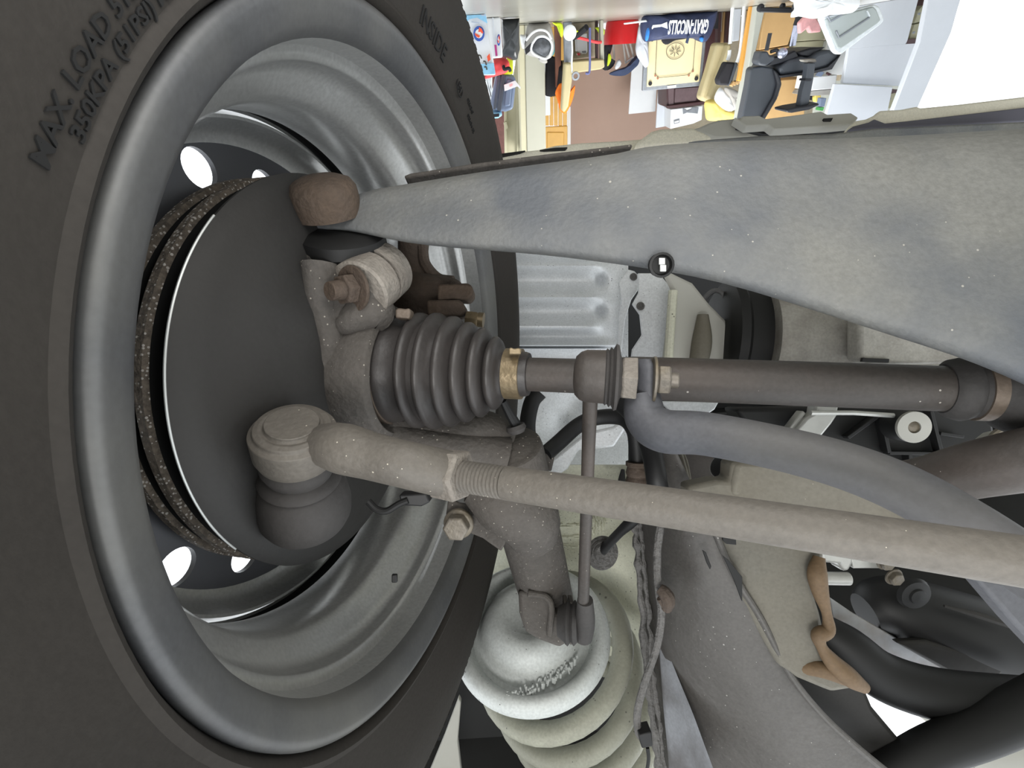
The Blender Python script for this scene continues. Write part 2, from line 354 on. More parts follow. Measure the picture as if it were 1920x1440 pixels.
sh = thing('splash_shield', 'dark dished sheet shield with a thin bright rim, in front of the brake rotor', 'brake shield', W(WC-AX*.066-UP*.130))
SPf = [(-.0665, .1300), (-.0650, .1300), (-.0615, .125), (-.058, .115), (-.054, .092), (-.044, .066), (-.042, .040), (-.044, .040), (-.046, .066), (-.056, .092), (-.060, .115), (-.0635, .125)]
obj('plate', lathe(WC, AX, SPf, 120, closed=True), m_shield, sh, cv=True, ang=50)
angs = lambda x, y: (lambda r: math.atan2(r@w0, r@u0))(ringp(x, y, -.065)-WC)
aa = np.unwrap([angs(545, 338), angs(400, 400), angs(310, 650), angs(330, 820), angs(440, 1035)])
obj('rim_edge', tube([WC-AX*.0655+.1302*(math.cos(a)*u0+math.sin(a)*w0) for a in np.linspace(aa[1], aa[4], 60)], .0007, 6, 1), m_bright, sh, cv=True, label='bright worn rim edge')
obj('notch_lip', prism([V(x, y, .312) for x, y in ((545, 440), (558, 431), (570, 436), (574, 448), (566, 458), (562, 468), (572, 476), (594, 484), (570, 500), (545, 508), (535, 470))], AX*-.0015), m_silver, sh, cv=True, label='pale bare metal lip of the notch')

# knuckle
kn = thing('steering_knuckle', 'cast grey steering knuckle with a split pinch clamp beside the ball joint', 'knuckle', W(V(650, 640, .335)))
obj('hub_ring', lathe(WC+AX*-.02, AX, [(-.03, .046), (-.004, .048), (.003, .045), (.005, .040), (-.03, .038)], 48, closed=True), m_cast, kn, cv=True, bevel=.001)
pa = V(672, 547, .290); pb = V(732, 499, .320); pax = unit(pb-pa)
obj('pinch_clamp', lathe(pa, pax, [(0, .0175), (.0015, .0190), (.0165, .0190), (.0166, .0155), (.0196, .0155), (.0197, .0190), (.034, .0188), (.0365, .0168)], 40), m_clampiron, kn, cv=True)
obj('clamp_face', prism([V(x, y, .287) for x, y in ((580, 492), (610, 482), (650, 484), (690, 494), (704, 520), (706, 548), (694, 578), (664, 600), (626, 606), (606, 580))], np.array([.004, 0, .014])), m_cast, kn, cv=True, bevel=.004, seg=3)
pn = V(662, 541, .284); pnx = unit(pn*0+np.array([.55, -.25, .8]))
obj('pinch_bolt', join(hexa(pn-pnx*.0085, pnx, .0092, .0078), lathe(pn-pnx*.0012, pnx, [(0, .0135), (.0022, .0135)], 28), lathe(pn-pnx*.0165, pnx, [(0, .0054), (.010, .0060)], 16)), m_rust, kn, cv=True, bevel=.0004)
arm = [V(606, 500, .292), V(606, 560, .292), V(622, 640, .298), V(606, 705, .304), V(580, 765, .306)]
obj('knuckle_arm', tube(arm, [.016, .0135, .0115, .0125, .011], 14, 6, flat=(AX, .75)), m_cast, kn, cv=True)
obj('clamp_web', tube([V(628, 612, .298), V(650, 604, .294), V(690, 580, .298), V(716, 592, .308)], [.003, .0085, .013, .011], 14, 6), m_cast, kn, cv=True)
obj('lower_boss', tube([V(575, 500, .305), V(610, 492, .300), V(670, 486, .300)], [.012, .015, .013], 14, 5), m_cast, kn, cv=True)
obj('strut_bracket', tube([V(720, 820, .335), V(800, 835, .338), V(880, 850, .342), V(945, 868, .345)], [.012, .0135, .016, .019], 14, 5), m_cast, kn, cv=True)
obj('rear_casting', tube([V(660, 760, .34), V(760, 815, .345), V(850, 815, .348), V(905, 808, .352), V(960, 822, .356)], [.018, .017, .016, .016, .010], 14, 5), m_cast, kn, cv=True)

# brake caliper bracket
cb = thing('caliper_bracket', 'brown rusted brake caliper bracket with two square prongs above the boot', 'brake bracket', W(V(800, 560, .40)))
obj('web', tube([V(776, 440, .40), V(775, 500, .40), V(785, 548, .398), V(815, 565, .395)], [.013, .013, .022, .021], 14, 6), m_rust, cb, cv=True)
obj('flared_rib', tube([V(792, 462, .392), V(797, 495, .390), V(820, 524, .388), V(848, 532, .386)], [.0045, .0048, .0055, .0065], 10, 6), m_rust, cb, cv=True)
obj('body', tube([V(742, 560, .39), V(790, 563, .388), V(842, 556, .386), V(862, 560, .386)], [.021, .022, .016, .010], 14, 6), m_rust, cb, cv=True)
obj('prong', prism([V(x, y, .352) for x, y in ((820, 532), (878, 530), (886, 537), (887, 552), (878, 562), (845, 560), (820, 566))], np.array([0, .0, .022])), m_rust, cb, cv=True, bevel=.0018)
obj('prong', prism([V(x, y, .348) for x, y in ((800, 562), (862, 561), (872, 572), (873, 586), (866, 592), (800, 592))], np.array([0, .0, .022])), m_rust, cb, cv=True, bevel=.0018)
q = V(884, 598, .352)
obj('bleed_fitting', join(hexa(q-np.array([.004, 0, 0]), [1, .12, -.1], .0062, .009), lathe(q+np.array([.005, .0005, 0]), [1, .12, -.1], [(0, .0055), (.004, .0055)], 16)), m_clampbr, cb, cv=True)

# ---- drive shaft
DA = V(560, 687, .349); DB = V(1925, 734, .249); DX = unit(DB-DA)
def s_at(px):   # distance along the shaft of the point seen at this column
    k = (px-960)/F; return (k*DA[2]-DA[0])/(DX[0]-k*DX[2])
def dprof(L): return [(s_at(x), h*(DA+DX*s_at(x))[2]/F) for x, h in L]
dr = thing('drive_shaft', 'brown black drive shaft running across the middle from wheel to gearbox', 'drive shaft', W(V(1240, 712, .29)+np.array([0, -.012, 0])))
obj('outer_joint', lathe(DA, DX, dprof([(610, 40), (628, 82), (640, 90), (668, 91), (672, 94), (745, 98)]), 56), m_shaft, dr, cv=True)
BP = [(738, 99), (748, 99), (758, 97), (766, 92)]
for pk, h in ((791, 108), (821, 109), (851, 104), (879, 94), (905, 84), (929, 69)):
    BP += [(pk-11, h-15), (pk-7, h-6), (pk-2.5, h-.5), (pk+2.5, h-.5), (pk+7, h-5), (pk+11, h-14)]
BP += [(941, 50), (947, 43), (986, 42), (992, 40)]
boot = obj('boot', lathe(DA, DX, dprof(BP), 72), m_boot, dr, cv=True, ang=60)
cl = obj('large_clamp', lathe(DA, DX, dprof([(718, 97), (718, 101), (744, 102.5), (744, 99)]), 64), m_clamp, dr, cv=True, label='dull brown band clamp on the wide end of the boot')
obj('clamp_ear', prism([V(x, y, .300) for x, y in ((741, 580), (747, 577), (760, 579), (767, 577), (770, 584), (768, 598), (741, 596))], np.array([0, 0, .012])), m_clamp, dr, cv=True, bevel=.001)
obj('small_clamp', lathe(DA, DX, dprof([(949, 44), (949, 47.5), (979, 47.5), (979, 44)]), 48), m_clampbr, dr, cv=True, label='brassy band clamp on the narrow end of the boot')
obj('clamp_ear', prism([V(x, y, .288) for x, y in ((954, 653), (958, 651), (964, 654), (972, 652), (977, 654), (977, 664), (954, 664))], np.array([0, 0, .010])), m_clampbr, dr, cv=True, bevel=.0008)
obj('shaft', lathe(DA, DX, dprof([(940, 31), (1130, 33), (1165, 38), (1185, 40), (1320, 41), (1500, 42), (1690, 42.5), (1775, 43), (1800, 40), (1840, 40)]), 40), m_shaft, dr, cv=True)
obj('inner_boot', lathe(DA, DX, dprof([(1768, 46), (1778, 55), (1800, 60), (1812, 57), (1816, 54), (1850, 54), (1862, 60), (1880, 74), (1910, 84), (1990, 92)]), 48), m_rubber, dr, cv=True)
obj('inner_clamp', lathe(DA, DX, dprof([(1826, 54.5), (1826, 58), (1852, 58), (1852, 55)]), 48), m_clamp, dr, cv=True, label='shiny band clamp at the gearbox end')

# ---- lower control arm with ball joint
def armd(x): return .2765/(1+.235*(x-960)/F)-.004
ca = thing('control_arm', 'broad dusty grey lower control arm sweeping across the upper right', 'control arm', W(V(1400, 262, armd(1400)+.02)))
COLS = [(526, 405, 411), (545, 401, 419), (575, 392, 428), (610, 383, 431), (640, 374, 431), (670, 365, 436), (700, 354, 442), (760, 346, 456), (850, 330, 466), (960, 314, 473), (1060, 301, 483), (1172, 287, 498), (1198, 275, 502), (1300, 267, 518),
        (1400, 263, 543), (1560, 260, 594), (1700, 254, 640), (1790, 249, 668), (1880, 243, 704), (1960, 238, 742), (2060, 230, 790)]
SECT = [(.03, .032), (.0, .020), (.0, .013), (.012, .007), (.05, .002), (.13, -.0005), (.3, .001), (.5, .0), (.7, -.0005), (.86, .001), (.95, .004), (.99, .009), (1, .015), (.985, .028), (.7, .034), (.3, .036)]
av = []; af = []; ns = len(SECT)
for x, yt, yb in COLS:
    s = min(1, max(.28, (yb-yt)/150))
    for u, o in SECT: av.append(V(x, yt+(yb-yt)*u, armd(x)+s*(o+.022*(.5-u))))
for i in range(len(COLS)-1):
    for k in range(ns): af.append([i*ns+k, i*ns+(k+1) % ns, (i+1)*ns+(k+1) % ns, (i+1)*ns+k])
af.append(list(range(ns))); af.append([(len(COLS)-1)*ns+k for k in range(ns)])
obj('pressed_arm', (av, af), m_arm, ca, cv=True, ang=70, sub=1)
hz = armd(1241)-.0105
obj('drain_hole', lathe(V(1241, 497, hz), [0, .25, -1], [(-.004, .0060), (.0002, .0064), (.0004, .0052), (-.002, .0045), (-.002, .0003)], 20), m_black, ca, cv=True)
for dx, dy in ((0, -7), (2, 6)):
    obj('paint_chip', box(V(1241+dx, 497+dy, hz-.0006), (.0032, .0034, .0012)), m_bright, ca, cv=True, bevel=.0003, label='bright chip in the hole')
bj = V(612, 386, .297)
obj('ball_joint_cap', lathe(bj, -UP, [(-.006, .0200), (.004, .0208), (.010, .0204), (.0145, .0175), (.0172, .0110), (.018, .001)], 40), m_rust, ca, cv=True, label='rusty brown domed ball joint cap')
obj('ball_joint_boot', lathe(V(640, 432, .300), UP+np.array([-.1, 0, 0]), [(0, .020), (.003, .0262), (.010, .0272), (.015, .0235), (.019, .014), (.024, .011)], 40), m_black, ca, cv=True, label='black rubber ball joint boot')
obj('rear_flange', prism([V(x, y-5, armd(x)+.05) for x, y in ((757, 334), (770, 329), (900, 309), (1040, 291), (1186, 274), (1186, 281), (1040, 299), (900, 318), (760, 340))], np.array([0, .001, .02])), m_cast, ca, cv=True, bevel=.0015)

# ---- tie rod
tr = thing('tie_rod', 'pale grey tie rod with threaded end, lock nut and cupped ball joint, crossing the foreground', 'tie rod', W(V(1240, 930, .19)))
TA = V(548, 797, .247); TD = unit([-.14, .80, .56])
k = 1.06
obj('ball_housing', lathe(TA, TD, [(-.002, .0125*k), (-.0005, .0125*k), (.0008, .0133*k), (.0002, .0150*k), (.001, .0178*k), (.003, .0182*k), (.0045, .0205*k), (.017, .0202*k), (.020, .0190*k), (.022, .0185*k)], 56), m_rod, tr, cv=True, ang=30, bevel=.0004)
obj('cap_disc', lathe(TA+TD*.0005, TD, [(-.0022, .001), (-.0018, .0095*k), (0, .0118*k)], 40), m_cast, tr, cv=True)
obj('dust_boot', lathe(TA, TD, [(.020, .0178), (.0235, .0192), (.0270, .0198), (.0300, .0186), (.0325, .0178), (.0345, .0210), (.0375, .0222), (.0395, .0205), (.0405, .0216), (.048, .0246), (.058, .0262), (.066, .0258), (.0705, .0240), (.0712, .006)], 48), m_rubber, tr, cv=True, ang=50, label='black rubber dust boot')
R0 = V(945, 905, .232); R1 = V(1960, 1059, .147); RD = unit(R1-R0)
def sr(px): kx = (px-960)/F; return (kx*R0[2]-R0[0])/(RD[0]-kx*RD[2])
def onrod(px): return R0+RD*sr(px)
hub_ = TA+TD*.010
obj('end_arm', tube([hub_+np.array([.012, .002, 0]), V(640, 840, .243), V(700, 856, .239), V(770, 873, .236), onrod(838)], [.0100, .0128, .0118, .0116, .0122], 20, 6), m_rod, tr, cv=True, ang=60)
obj('lock_nut', lathe(onrod(820), RD, [(0, .0118), (.001, .0132), (.0145, .0138), (.016, .0125)], 6), m_clampiron, tr, cv=True, bevel=.0006)
TH = []; s0, s1 = sr(868), sr(946); nt_ = 11
for i in range(nt_):
    a = s0+(s1-s0)*i/nt_; b = (s1-s0)/nt_; TH += [(a, .0072), (a+b*.3, .0081), (a+b*.6, .0081), (a+b*.95, .0072)]
obj('thread', lathe(R0, RD, [(s0-.004, .0072)]+TH+[(s1, .0078)], 32), m_rod, tr, cv=True, ang=25)
obj('rod', lathe(R0, RD, [(s1, .0076), (s1+.0006, .0082), (sr(1150), .0082), (sr(1960), .0080)], 32), m_rod, tr, cv=True)

# ---- anti-roll bar and its link
ab = thing('anti_roll_bar', 'grey anti-roll bar with flattened eye, curving down to the right behind the tie rod', 'anti-roll bar', W(V(1400, 830, .235)))
obj('bar', tube([V(1204, 745, .262), V(1212, 785, .258), V(1245, 808, .252), V(1320, 813, .246), V(1450, 838, .232), V(1580, 872, .218), V(1700, 920, .204), V(1820, 990, .190), V(1960, 1085, .176)], [.0098, .0112, .0115, .0112, .0108, .0108, .0108, .0108, .0108], 24, 8), m_blue, ab, cv=True)
obj('flat_eye', tube([V(1202, 674, .263), V(1202, 690, .263), V(1203, 725, .263), V(1204, 760, .261)], [.0085, .0112, .0112, .0100], 20, 6, flat=(np.array([1, 0, .25]), .42)), m_blue, ab, cv=True, ang=60)
lk = thing('stabilizer_link', 'thin vertical stabilizer link between anti-roll bar and strut, with torn joint boots', 'stabilizer link', W(V(1100, 950, .30)))
la = V(1080, 704, .262); lx = unit([1, .055, -.18])
def lp(L): return [((x-1080)*.262/F*1.02, h*.262/F) for x, h in L]
obj('ball_joint', lathe(la, lx, lp([(1076, 20), (1079, 36), (1088, 45), (1098, 49), (1132, 50), (1134, 44)]), 40), m_shaft, lk, cv=True)
obj('joint_boot', lathe(la, lx, lp([(1128, 44), (1134, 53), (1138, 50), (1141, 56), (1145, 52), (1150, 62), (1155, 60), (1159, 42), (1162, 34)]), 40), m_rubber, lk, cv=True, ang=20)
obj('stud_collar', lathe(la, lx, lp([(1160, 36), (1164, 42), (1187, 43), (1188, 40)]), 6), m_clampiron, lk, cv=True, bevel=.0005)
obj('nut', join(lathe(la, lx, lp([(1216, 42), (1221, 42), (1222, 27), (1224, 27)]), 24), hexa(la+lx*lp([(1224, 0)])[0][0], lx, .0082, .0065), lathe(la, lx, lp([(1244, 14), (1259, 15), (1261, 12)]), 16)), m_bolt, lk, cv=True, bevel=.0004)
obj('rod', tube([V(1107, 740, .262), V(1103, 850, .288), V(1098, 1000, .33), V(1093, 1150, .385)], [.0042, .0040, .0041, .0046], 14, 4), m_shaft, lk, cv=True)
obj('upper_joint', tube([V(1097, 1125, .375), V(1097, 1165, .385), V(1094, 1196, .392)], [.0062, .0080, .0072], 16, 5), m_rubber, lk, cv=True)
obj('upper_boot', lathe(V(1084, 1168, .392), [-1, .02, .25], [(0, .014), (.003, .0172), (.0055, .0145), (.008, .0178), (.011, .0150), (.016, .012)], 28), m_rubber, lk, cv=True, ang=25)

# ---- strut
st = thing('strut', 'grimy suspension strut leaning down right with a pale dished spring seat', 'strut', W(V(957, 839, .352)))
SA = V(955, 838, .350); S2 = V(1042, 1190, .475); SX = unit(S2-SA)
obj('tube', lathe(SA, SX, [(-.001, .001), (-.001, .0215), (0, .0236), (.004, .0244), (.012, .0248), (.07, .0248), (.14, .0245), (.19, .024)], 40), m_cast, st, cv=True, ang=30)
obj('bottom_cap', lathe(SA-SX*.0012, SX, [(-.0035, .001), (-.003, .010), (-.0008, .017), (.001, .0205)], 40), m_cast, st, cv=True)
obj('bracket', tube([V(880, 915, .335), V(930, 935, .338), V(985, 965, .352), V(1000, 1000, .37)], [.010, .021, .024, .020], 16, 6), m_cast, st, cv=True)
obj('bracket_ear', prism([V(x, y, .345) for x, y in ((840, 935), (862, 945), (905, 950), (960, 990), (940, 1035), (905, 1010), (880, 1000), (846, 995), (836, 965))], np.array([0, 0, .006])), m_cast, st, cv=True, bevel=.0015)
bq = V(858, 985, .336); ba = unit([-.12, .10, -1])
obj('bolt', join(lathe(bq-ba*.005, ba, [(0, .0108), (.003, .0108), (.0045, .009)], 28), hexa(bq-ba*.001, ba, .0092, .009)), m_bolt, st, cv=True, bevel=.0006)
obj('link_bracket', prism([V(x, y, .405) for x, y in ((972, 1108), (1010, 1110), (1030, 1118), (1040, 1150), (1068, 1160), (1072, 1200), (1050, 1215), (1010, 1200), (985, 1185), (974, 1150))], np.array([.0, .004, .02])), m_cast, st, cv=True, bevel=.003)
obj('bracket_rib', tube([V(990, 1112, .400), V(1022, 1118, .400), V(1034, 1140, .400), V(1030, 1190, .402)], .0028, 10, 6), m_cast, st, cv=True)
for x in (1062, 1072): obj('clamp_plate', prism([V(x-4, 1130, .394), V(x+4, 1130, .394), V(x+5, 1208, .400), V(x-3, 1210, .400)], np.array([0, 0, .015])), m_cast, st, cv=True, bevel=.0008)
DC = V(994, 1172, .478); DXs = unit([.10, .86, .50])
obj('spring_seat', lathe(DC, DXs, [(-.016, .020), (-.020, .026), (-.019, .034), (-.012, .043), (.002, .050), (.012, .0545), (.013, .0585), (.005, .0625), (-.001, .067), (-.001, .072), (.003, .0765), (.010, .0785), (.014, .0785), (.014, .0765), (.012, .060), (.012, .02)], 80), m_seat, st, cv=True, ang=60)
sp = [DC+DXs*-.001+(math.cos(a)*basis(DXs)[0]+math.sin(a)*basis(DXs)[1])*(.0765) for a in np.linspace(0, 2*PI, 60)]
# wrinkled sealer lumps on the lower rim of the seat
lum = []
ub, wb, _ = basis(DXs)
for i in range(60):
    x = 945+(1080-945)*i/59; y = 1302-((x-945)/135)**1.6*72+rng.uniform(-9, 9)
    r3 = np.array([(x-960)/F, (y-720)/F, 1.0]); p = r3*((DC@DXs-.0006)/(r3@DXs))
    lum.append(tube([p+rng.normal(0, .0004, 3), p+np.array([rng.uniform(-.002, .002), rng.uniform(.003, .007), 0])], rng.uniform(.0007, .0013), 6, 1))
tag(obj('wrinkled_sealer', join(*lum), m_seat, st, cv=True), kind='stuff')
cs = thing('coil_spring', 'grey green coil spring stacked behind the spring seat', 'coil spring', W(V(1040, 1290, .55)))
C0 = V(1030, 1205, .500); C1 = V(1112, 1372, .600); CX = unit(C1-C0); uc, wc, _ = basis(CX); CL = np.linalg.norm(C1-C0)
TURN = 4.6; pts = []
for i in range(int(TURN*36)+1):
    a = 2*PI*i/36+2.6; s = CL*1.2*max(0, i/36-.5)/TURN
    rr = .0735+.004*min(1, i/36)
    pts.append(C0+CX*s+rr*(math.cos(a)*uc+math.sin(a)*wc))
obj('coil', tube(pts, .0105, 14, 1), m_coil, cs, cv=True, ang=70)

# ---- hoses and wires
bh = thing('brake_hose', 'black flexible brake hose arching behind the stabilizer link', 'brake hose', W(V(1100, 850, .42)))
obj('hose', tube([V(1022, 852, .40), V(1045, 832, .41), V(1085, 797, .42), V(1120, 783, .42), V(1165, 783, .41), V(1188, 805, .40), V(1194, 840, .40), V(1195, 880, .40)], .0068, 14, 8), m_dark, bh, cv=True)
obj('hose_end', lathe(V(1195, 866, .398), [0, 1, .02], [(0, .0095), (.003, .0095), (.004, .0082), (.009, .0095), (.012, .0085), (.016, .0098), (.019, .0085), (.022, .006)], 20), m_rust, bh, cv=True)
obj('banjo_clip', prism([V(x, y, .398) for x, y in ((1012, 852), (1024, 850), (1040, 858), (1034, 884), (1012, 880))], np.array([0, 0, .006])), m_cast, bh, cv=True, bevel=.001)
wr = thing('sensor_hose', 'thick black hose dropping beside the anti-roll bar bend', 'hose', W(V(1220, 860, .36)))
obj('hose', tube([V(1160, 752, .39), V(1185, 775, .38), V(1208, 812, .37), V(1222, 850, .36), V(1232, 905, .35), V(1240, 960, .36)], .0075, 14, 8), m_dark, wr, cv=True)
h2 = thing('wiring_loom', 'black ribbed loom loop passing behind the boot end', 'wiring', W(V(990, 790, .50)))
obj('loom', tube([V(1012, 735, .50), V(998, 752, .50), V(990, 785, .50), V(990, 815, .50), V(998, 850, .50)], .0085, 14, 8), m_black, h2, cv=True)
h3 = thing('cable_tie', 'short black cable tie tail sticking up by the strut cap', 'cable tie', W(V(950, 790, .345)))
obj('tail', tube([V(943, 752, .33), V(955, 775, .335), V(968, 797, .34)], [.0026, .0034, .004], 10, 5), m_black, h3, cv=True)
obj('collar', lathe(V(966, 797, .34), [.3, .9, .1], [(0, .0065), (.003, .0072), (.006, .005)], 20), m_rubber, h3, cv=True)
h4 = thing('sensor_wire', 'thin black sensor wire drooping under the tie rod arm', 'wire', W(V(740, 960, .30)))
obj('wire', tube([V(690, 940, .30), V(706, 955, .30), V(725, 958, .30), V(748, 945, .30), V(765, 938, .30)], .0022, 10, 7), m_black, h4, cv=True)
obj('plug', prism([V(x, y, .30) for x, y in ((748, 928), (800, 926), (806, 942), (790, 950), (752, 948))], np.array([0, 0, .012])), m_dark, h4, cv=True, bevel=.001)
h5 = thing('apron_wire', 'grey wire clipped down the apron panel below the tie rod', 'wire', W(V(1240, 1200, .40)))
obj('wire', tube([V(1238, 985, .385), V(1232, 1040, .388), V(1234, 1100, .392), V(1240, 1150, .395), V(1232, 1210, .40), V(1212, 1270, .405), V(1196, 1330, .41), V(1196, 1370, .415), V(1205, 1385, .415)], .0032, 10, 7), m_seal, h5, cv=True)
obj('clip', join(tube([V(1236, 1103, .384), V(1246, 1112, .382), V(1252, 1125, .382), V(1250, 1142, .386)], [.004, .0055, .006, .004], 10, 5), tube([V(1236, 1122, .382), V(1248, 1140, .384), V(1256, 1143, .386)], .0022, 8, 5)), m_rust, h5, cv=True)
obj('plug', prism([V(x, y, .405) for x, y in ((1198, 1378), (1222, 1372), (1224, 1400), (1204, 1404))], np.array([0, 0, .014])), m_dark, h5, cv=True, bevel=.001)
obj('tail', tube([V(1214, 1402, .41), V(1216, 1425, .41), V(1210, 1460, .41)], .0016, 8, 5), m_black, h5, cv=True)
h6 = thing('grommet_cable', 'short black cable entering a corrugated grommet in the pale panel', 'cable', W(V(1150, 1010, .46)))
obj('cable', tube([V(1206, 962, .43), V(1180, 982, .44), V(1160, 1000, .45), V(1130, 1032, .47)], [.0042, .0052, .0045, .005], 12, 6), m_dark, h6, cv=True)
for i, r in enumerate((.0155, .0115, .0075)):
    obj('grommet_ring', lathe(V(1128, 1036, .476-.003*i), [.2, -.1, -1], [(0, r), (.002, r+.0012), (.004, r)], 28), m_seal, h6, cv=True)

# ================================================================ BODY SHELL, SUBFRAME, ENGINE BAY
def plate(name, px, d, m, parent, th=.004, bevel=.0012, d2=None, label=None, seg=2):
    """flat sheet part: outline with depth d (or d on the left to d2 on the right), thickness away from the viewer"""
    xs = [p[0] for p in px]; a, b = min(xs), max(xs)
    dd = lambda x: d if d2 is None else d+(d2-d)*(x-a)/(b-a)
    return obj(name, prism([V(x, y, dd(x)) for x, y in px], np.array([0, 0, th])), m, parent, cv=True, bevel=bevel, seg=seg, label=label)

bs = thing('body_shell', 'silver and pale underseal painted wheelhouse and apron panels of the car around the strut', 'car body', W(V(1180, 900, .6)))
# ribbed wheelhouse panel
ribs = [445, 497, 556, 613, 649]
def ribd(x, y):
    e = 1/(1+math.exp((x-1128-10*math.sin(y*.1))/7)); d = .715
    if y < 652:
        i = max(k for k in range(5) if ribs[k] <= max(y, 446)); a = ribs[i]; b = (ribs+[690])[i+1]; t = min(1, (y-a)/(b-a))
        d -= e*(.026*abs(2*min(1, t*1.04)-1.04)**1.7 if b < 660 else .012*t)
    else: d -= .012*e*max(0, 1-(y-652)/12)
    for cy in (525, 582):                      # pressed dimples at the ends of the ribs
        q = ((x-1126)/11)**2+((y-cy)/13)**2
        if q < 3: d += .02*math.exp(-q*1.5)
    q = ((x-1062-(y-800)*-.35)/22)**2+((y-795)/52)**2
    d += .03*math.exp(-q)                     # hollow in the lower part
    return d
ys = [440]
for a, b in zip(ribs, ribs[1:]+[700]): ys += [a+1.5]+list(np.linspace(a+5, b-2, 9))
ys = sorted(set([440]+[y for y in ys if y < 700]+list(np.linspace(702, 900, 26))))
xs = list(np.linspace(780, 1090, 12))+list(np.linspace(1100, 1178, 18))
obj('ribbed_wheelhouse', sheet([[V(x, y, ribd(x, y)) for x in xs] for y in ys], up=1, th=.003, nv=(0, 0, 1)), m_silver, bs, cv=True, ang=50)
for s_, y_ in (('GV7', 773), ('605', 786), ('T4', 798)):
    obj('raised_lettering', text_on(s_, .0105, V(974, y_, .690), [1, .05, 0], [.05, -1, 0], .0012, 'CENTER', 1.0, .0003), m_silver, bs, cv=True)
plate('wheelhouse_flange', [(1178, 505), (1190, 508), (1200, 520), (1196, 545), (1184, 562), (1172, 600), (1166, 660), (1158, 662), (1160, 600), (1166, 560), (1160, 530)], .66, m_silver, bs, .006)
plate('front_flange', [(1196, 512), (1236, 512), (1262, 543), (1255, 620), (1250, 700), (1180, 700), (1186, 655), (1204, 628), (1200, 590), (1186, 570), (1198, 548)], .60, m_silver, bs, .005)
for (x, y) in ((1188, 519), (1201, 574)):
    obj('spot_weld', lathe(V(x, y, .598 if y > 550 else .658), [0, 0, -1], [(0, .0052), (.0015, .0048), (.0018, .003), (.0008, .0022), (.0008, .0005)], 20), m_seal, bs, cv=True)
# lower pale panel with creases
def pal(x, y):
    d = .60+.05*((1060-x)/200)**2*(x < 1060)-.06*max(0, (x-1100)/120)
    d += .012*math.sin((y-880)*.05+(x-1000)*.02)*math.exp(-((y-960)/120)**2)
    return d
ysl = np.linspace(872, 1230, 34); xsl = np.linspace(880, 1236, 30)
obj('tower_lower', sheet([[V(x, y, .66-.0004*(x-1100)) for x in np.linspace(1188, 1244, 5)] for y in np.linspace(1200, 1480, 8)], up=1, th=.003, nv=(0, 0, 1)), m_cream, bs, cv=True, ang=60)
obj('tower_panel', sheet([[V(x, y, pal(x, y)) for x in xsl] for y in ysl], up=1, th=.003, nv=(0, 0, 1)), m_cream, bs, cv=True, ang=60)
plate('wheelhouse_overlap', [(1012, 852), (1040, 858), (1098, 812), (1150, 800), (1162, 790), (1176, 800), (1152, 838), (1120, 842), (1085, 845), (1065, 880), (1040, 896), (1020, 905)], .575, m_silver, bs, .006, .003)
obj('seal_bead', tube([V(1168, 880, .545), V(1166, 905, .545), V(1172, 930, .545), V(1178, 955, .545)], [.002, .0045, .0035, .002], 8, 6), m_black, bs, cv=True)
lum = []
for i in range(70):
    y = rng.uniform(962, 1008); x = 1112+rng.uniform(-16, 22)
    p = V(x, y, pal(x, y)-.0005); lum.append(tube([p, p+np.array([rng.uniform(-.002, .002), rng.uniform(.003, .009), -.0005])], rng.uniform(.0008, .0018), 6, 1))
for i in range(40):
    x = rng.uniform(1040, 1096); y = 985+rng.choice([0, 22, 38])+rng.uniform(-3, 3)
    p = V(x, y, pal(x, y)-.0005); lum.append(tube([p, p+np.array([rng.uniform(.004, .01), rng.uniform(-.001, .001), -.0005])], rng.uniform(.0008, .0014), 6, 1))
tag(obj('crumbled_sealer', join(*lum), m_cream, bs, cv=True), kind='stuff')
# apron
L_ = [(1200, 820), (1200, 900), (1192, 960), (1196, 1010), (1202, 1070), (1208, 1140), (1214, 1220), (1222, 1300), (1232, 1380), (1244, 1470)]
R_ = [(1262, 832), (1296, 905), (1328, 972), (1350, 1024), (1378, 1085), (1425, 1160), (1478, 1262), (1535, 1335), (1604, 1400), (1690, 1470)]
rows = []
for (a, b), (c, e) in zip(L_, R_):
    row = []
    for t in (0, .12, .35, .6, .85, 1):
        row.append(V(a+(c-a)*t, b+(e-b)*t, .455-.085*t-.022*math.sin(PI*t)+.018*(t < .01)))
    rows.append(row)
obj('apron_panel', sheet(rows, up=5, th=.003, nv=(0, 0, 1)), m_apron, bs, cv=True, ang=60)
obj('light_spill_strip', sheet([[V(x, y, .444-.0006*(x-1235)) for x in (xa, (xa*2+xb)/3, (xa+2*xb)/3, xb)] for xa, xb, y in ((1236, 1244, 1200), (1240, 1268, 1262), (1246, 1300, 1340), (1252, 1322, 1400), (1258, 1350, 1475))], up=4, th=.002, nv=(0, 0, 1)), m_spill, bs, cv=True, label='silver strip painting the light spill beside the seam')  # light spill on the apron, painted as a silver strip
obj('apron_lip', tube([V(x+2, y, .366) for x, y in R_[1:]], .0026, 10, 6), m_apron, bs, cv=True)
for off, r in ((-4, .0036), (6, .0026)):
    obj('seam_sealer', tube([V(x+off+rng.uniform(-2, 2), y, .450) for (x0, y0), (x1, y1) in zip(L_[2:-1], L_[3:]) for x, y in [(x0+(x1-x0)*q, y0+(y1-y0)*q) for q in (0, .2, .4, .6, .8)]], [r*rng.uniform(.6, 1.3) for _ in range(35)], 8, 3), m_seal, bs, cv=True)
plate('panel_slot', [(1318, 1032), (1324, 1036), (1334, 1062), (1332, 1068), (1326, 1056)], .358, m_black, bs, .002, .0003)
plate('liner_edge', [(860, 1310), (864, 1318), (858, 1390), (866, 1462), (800, 1462), (832, 1385)], .60, m_panl, bs, .01, label='pale edge of the arch liner')
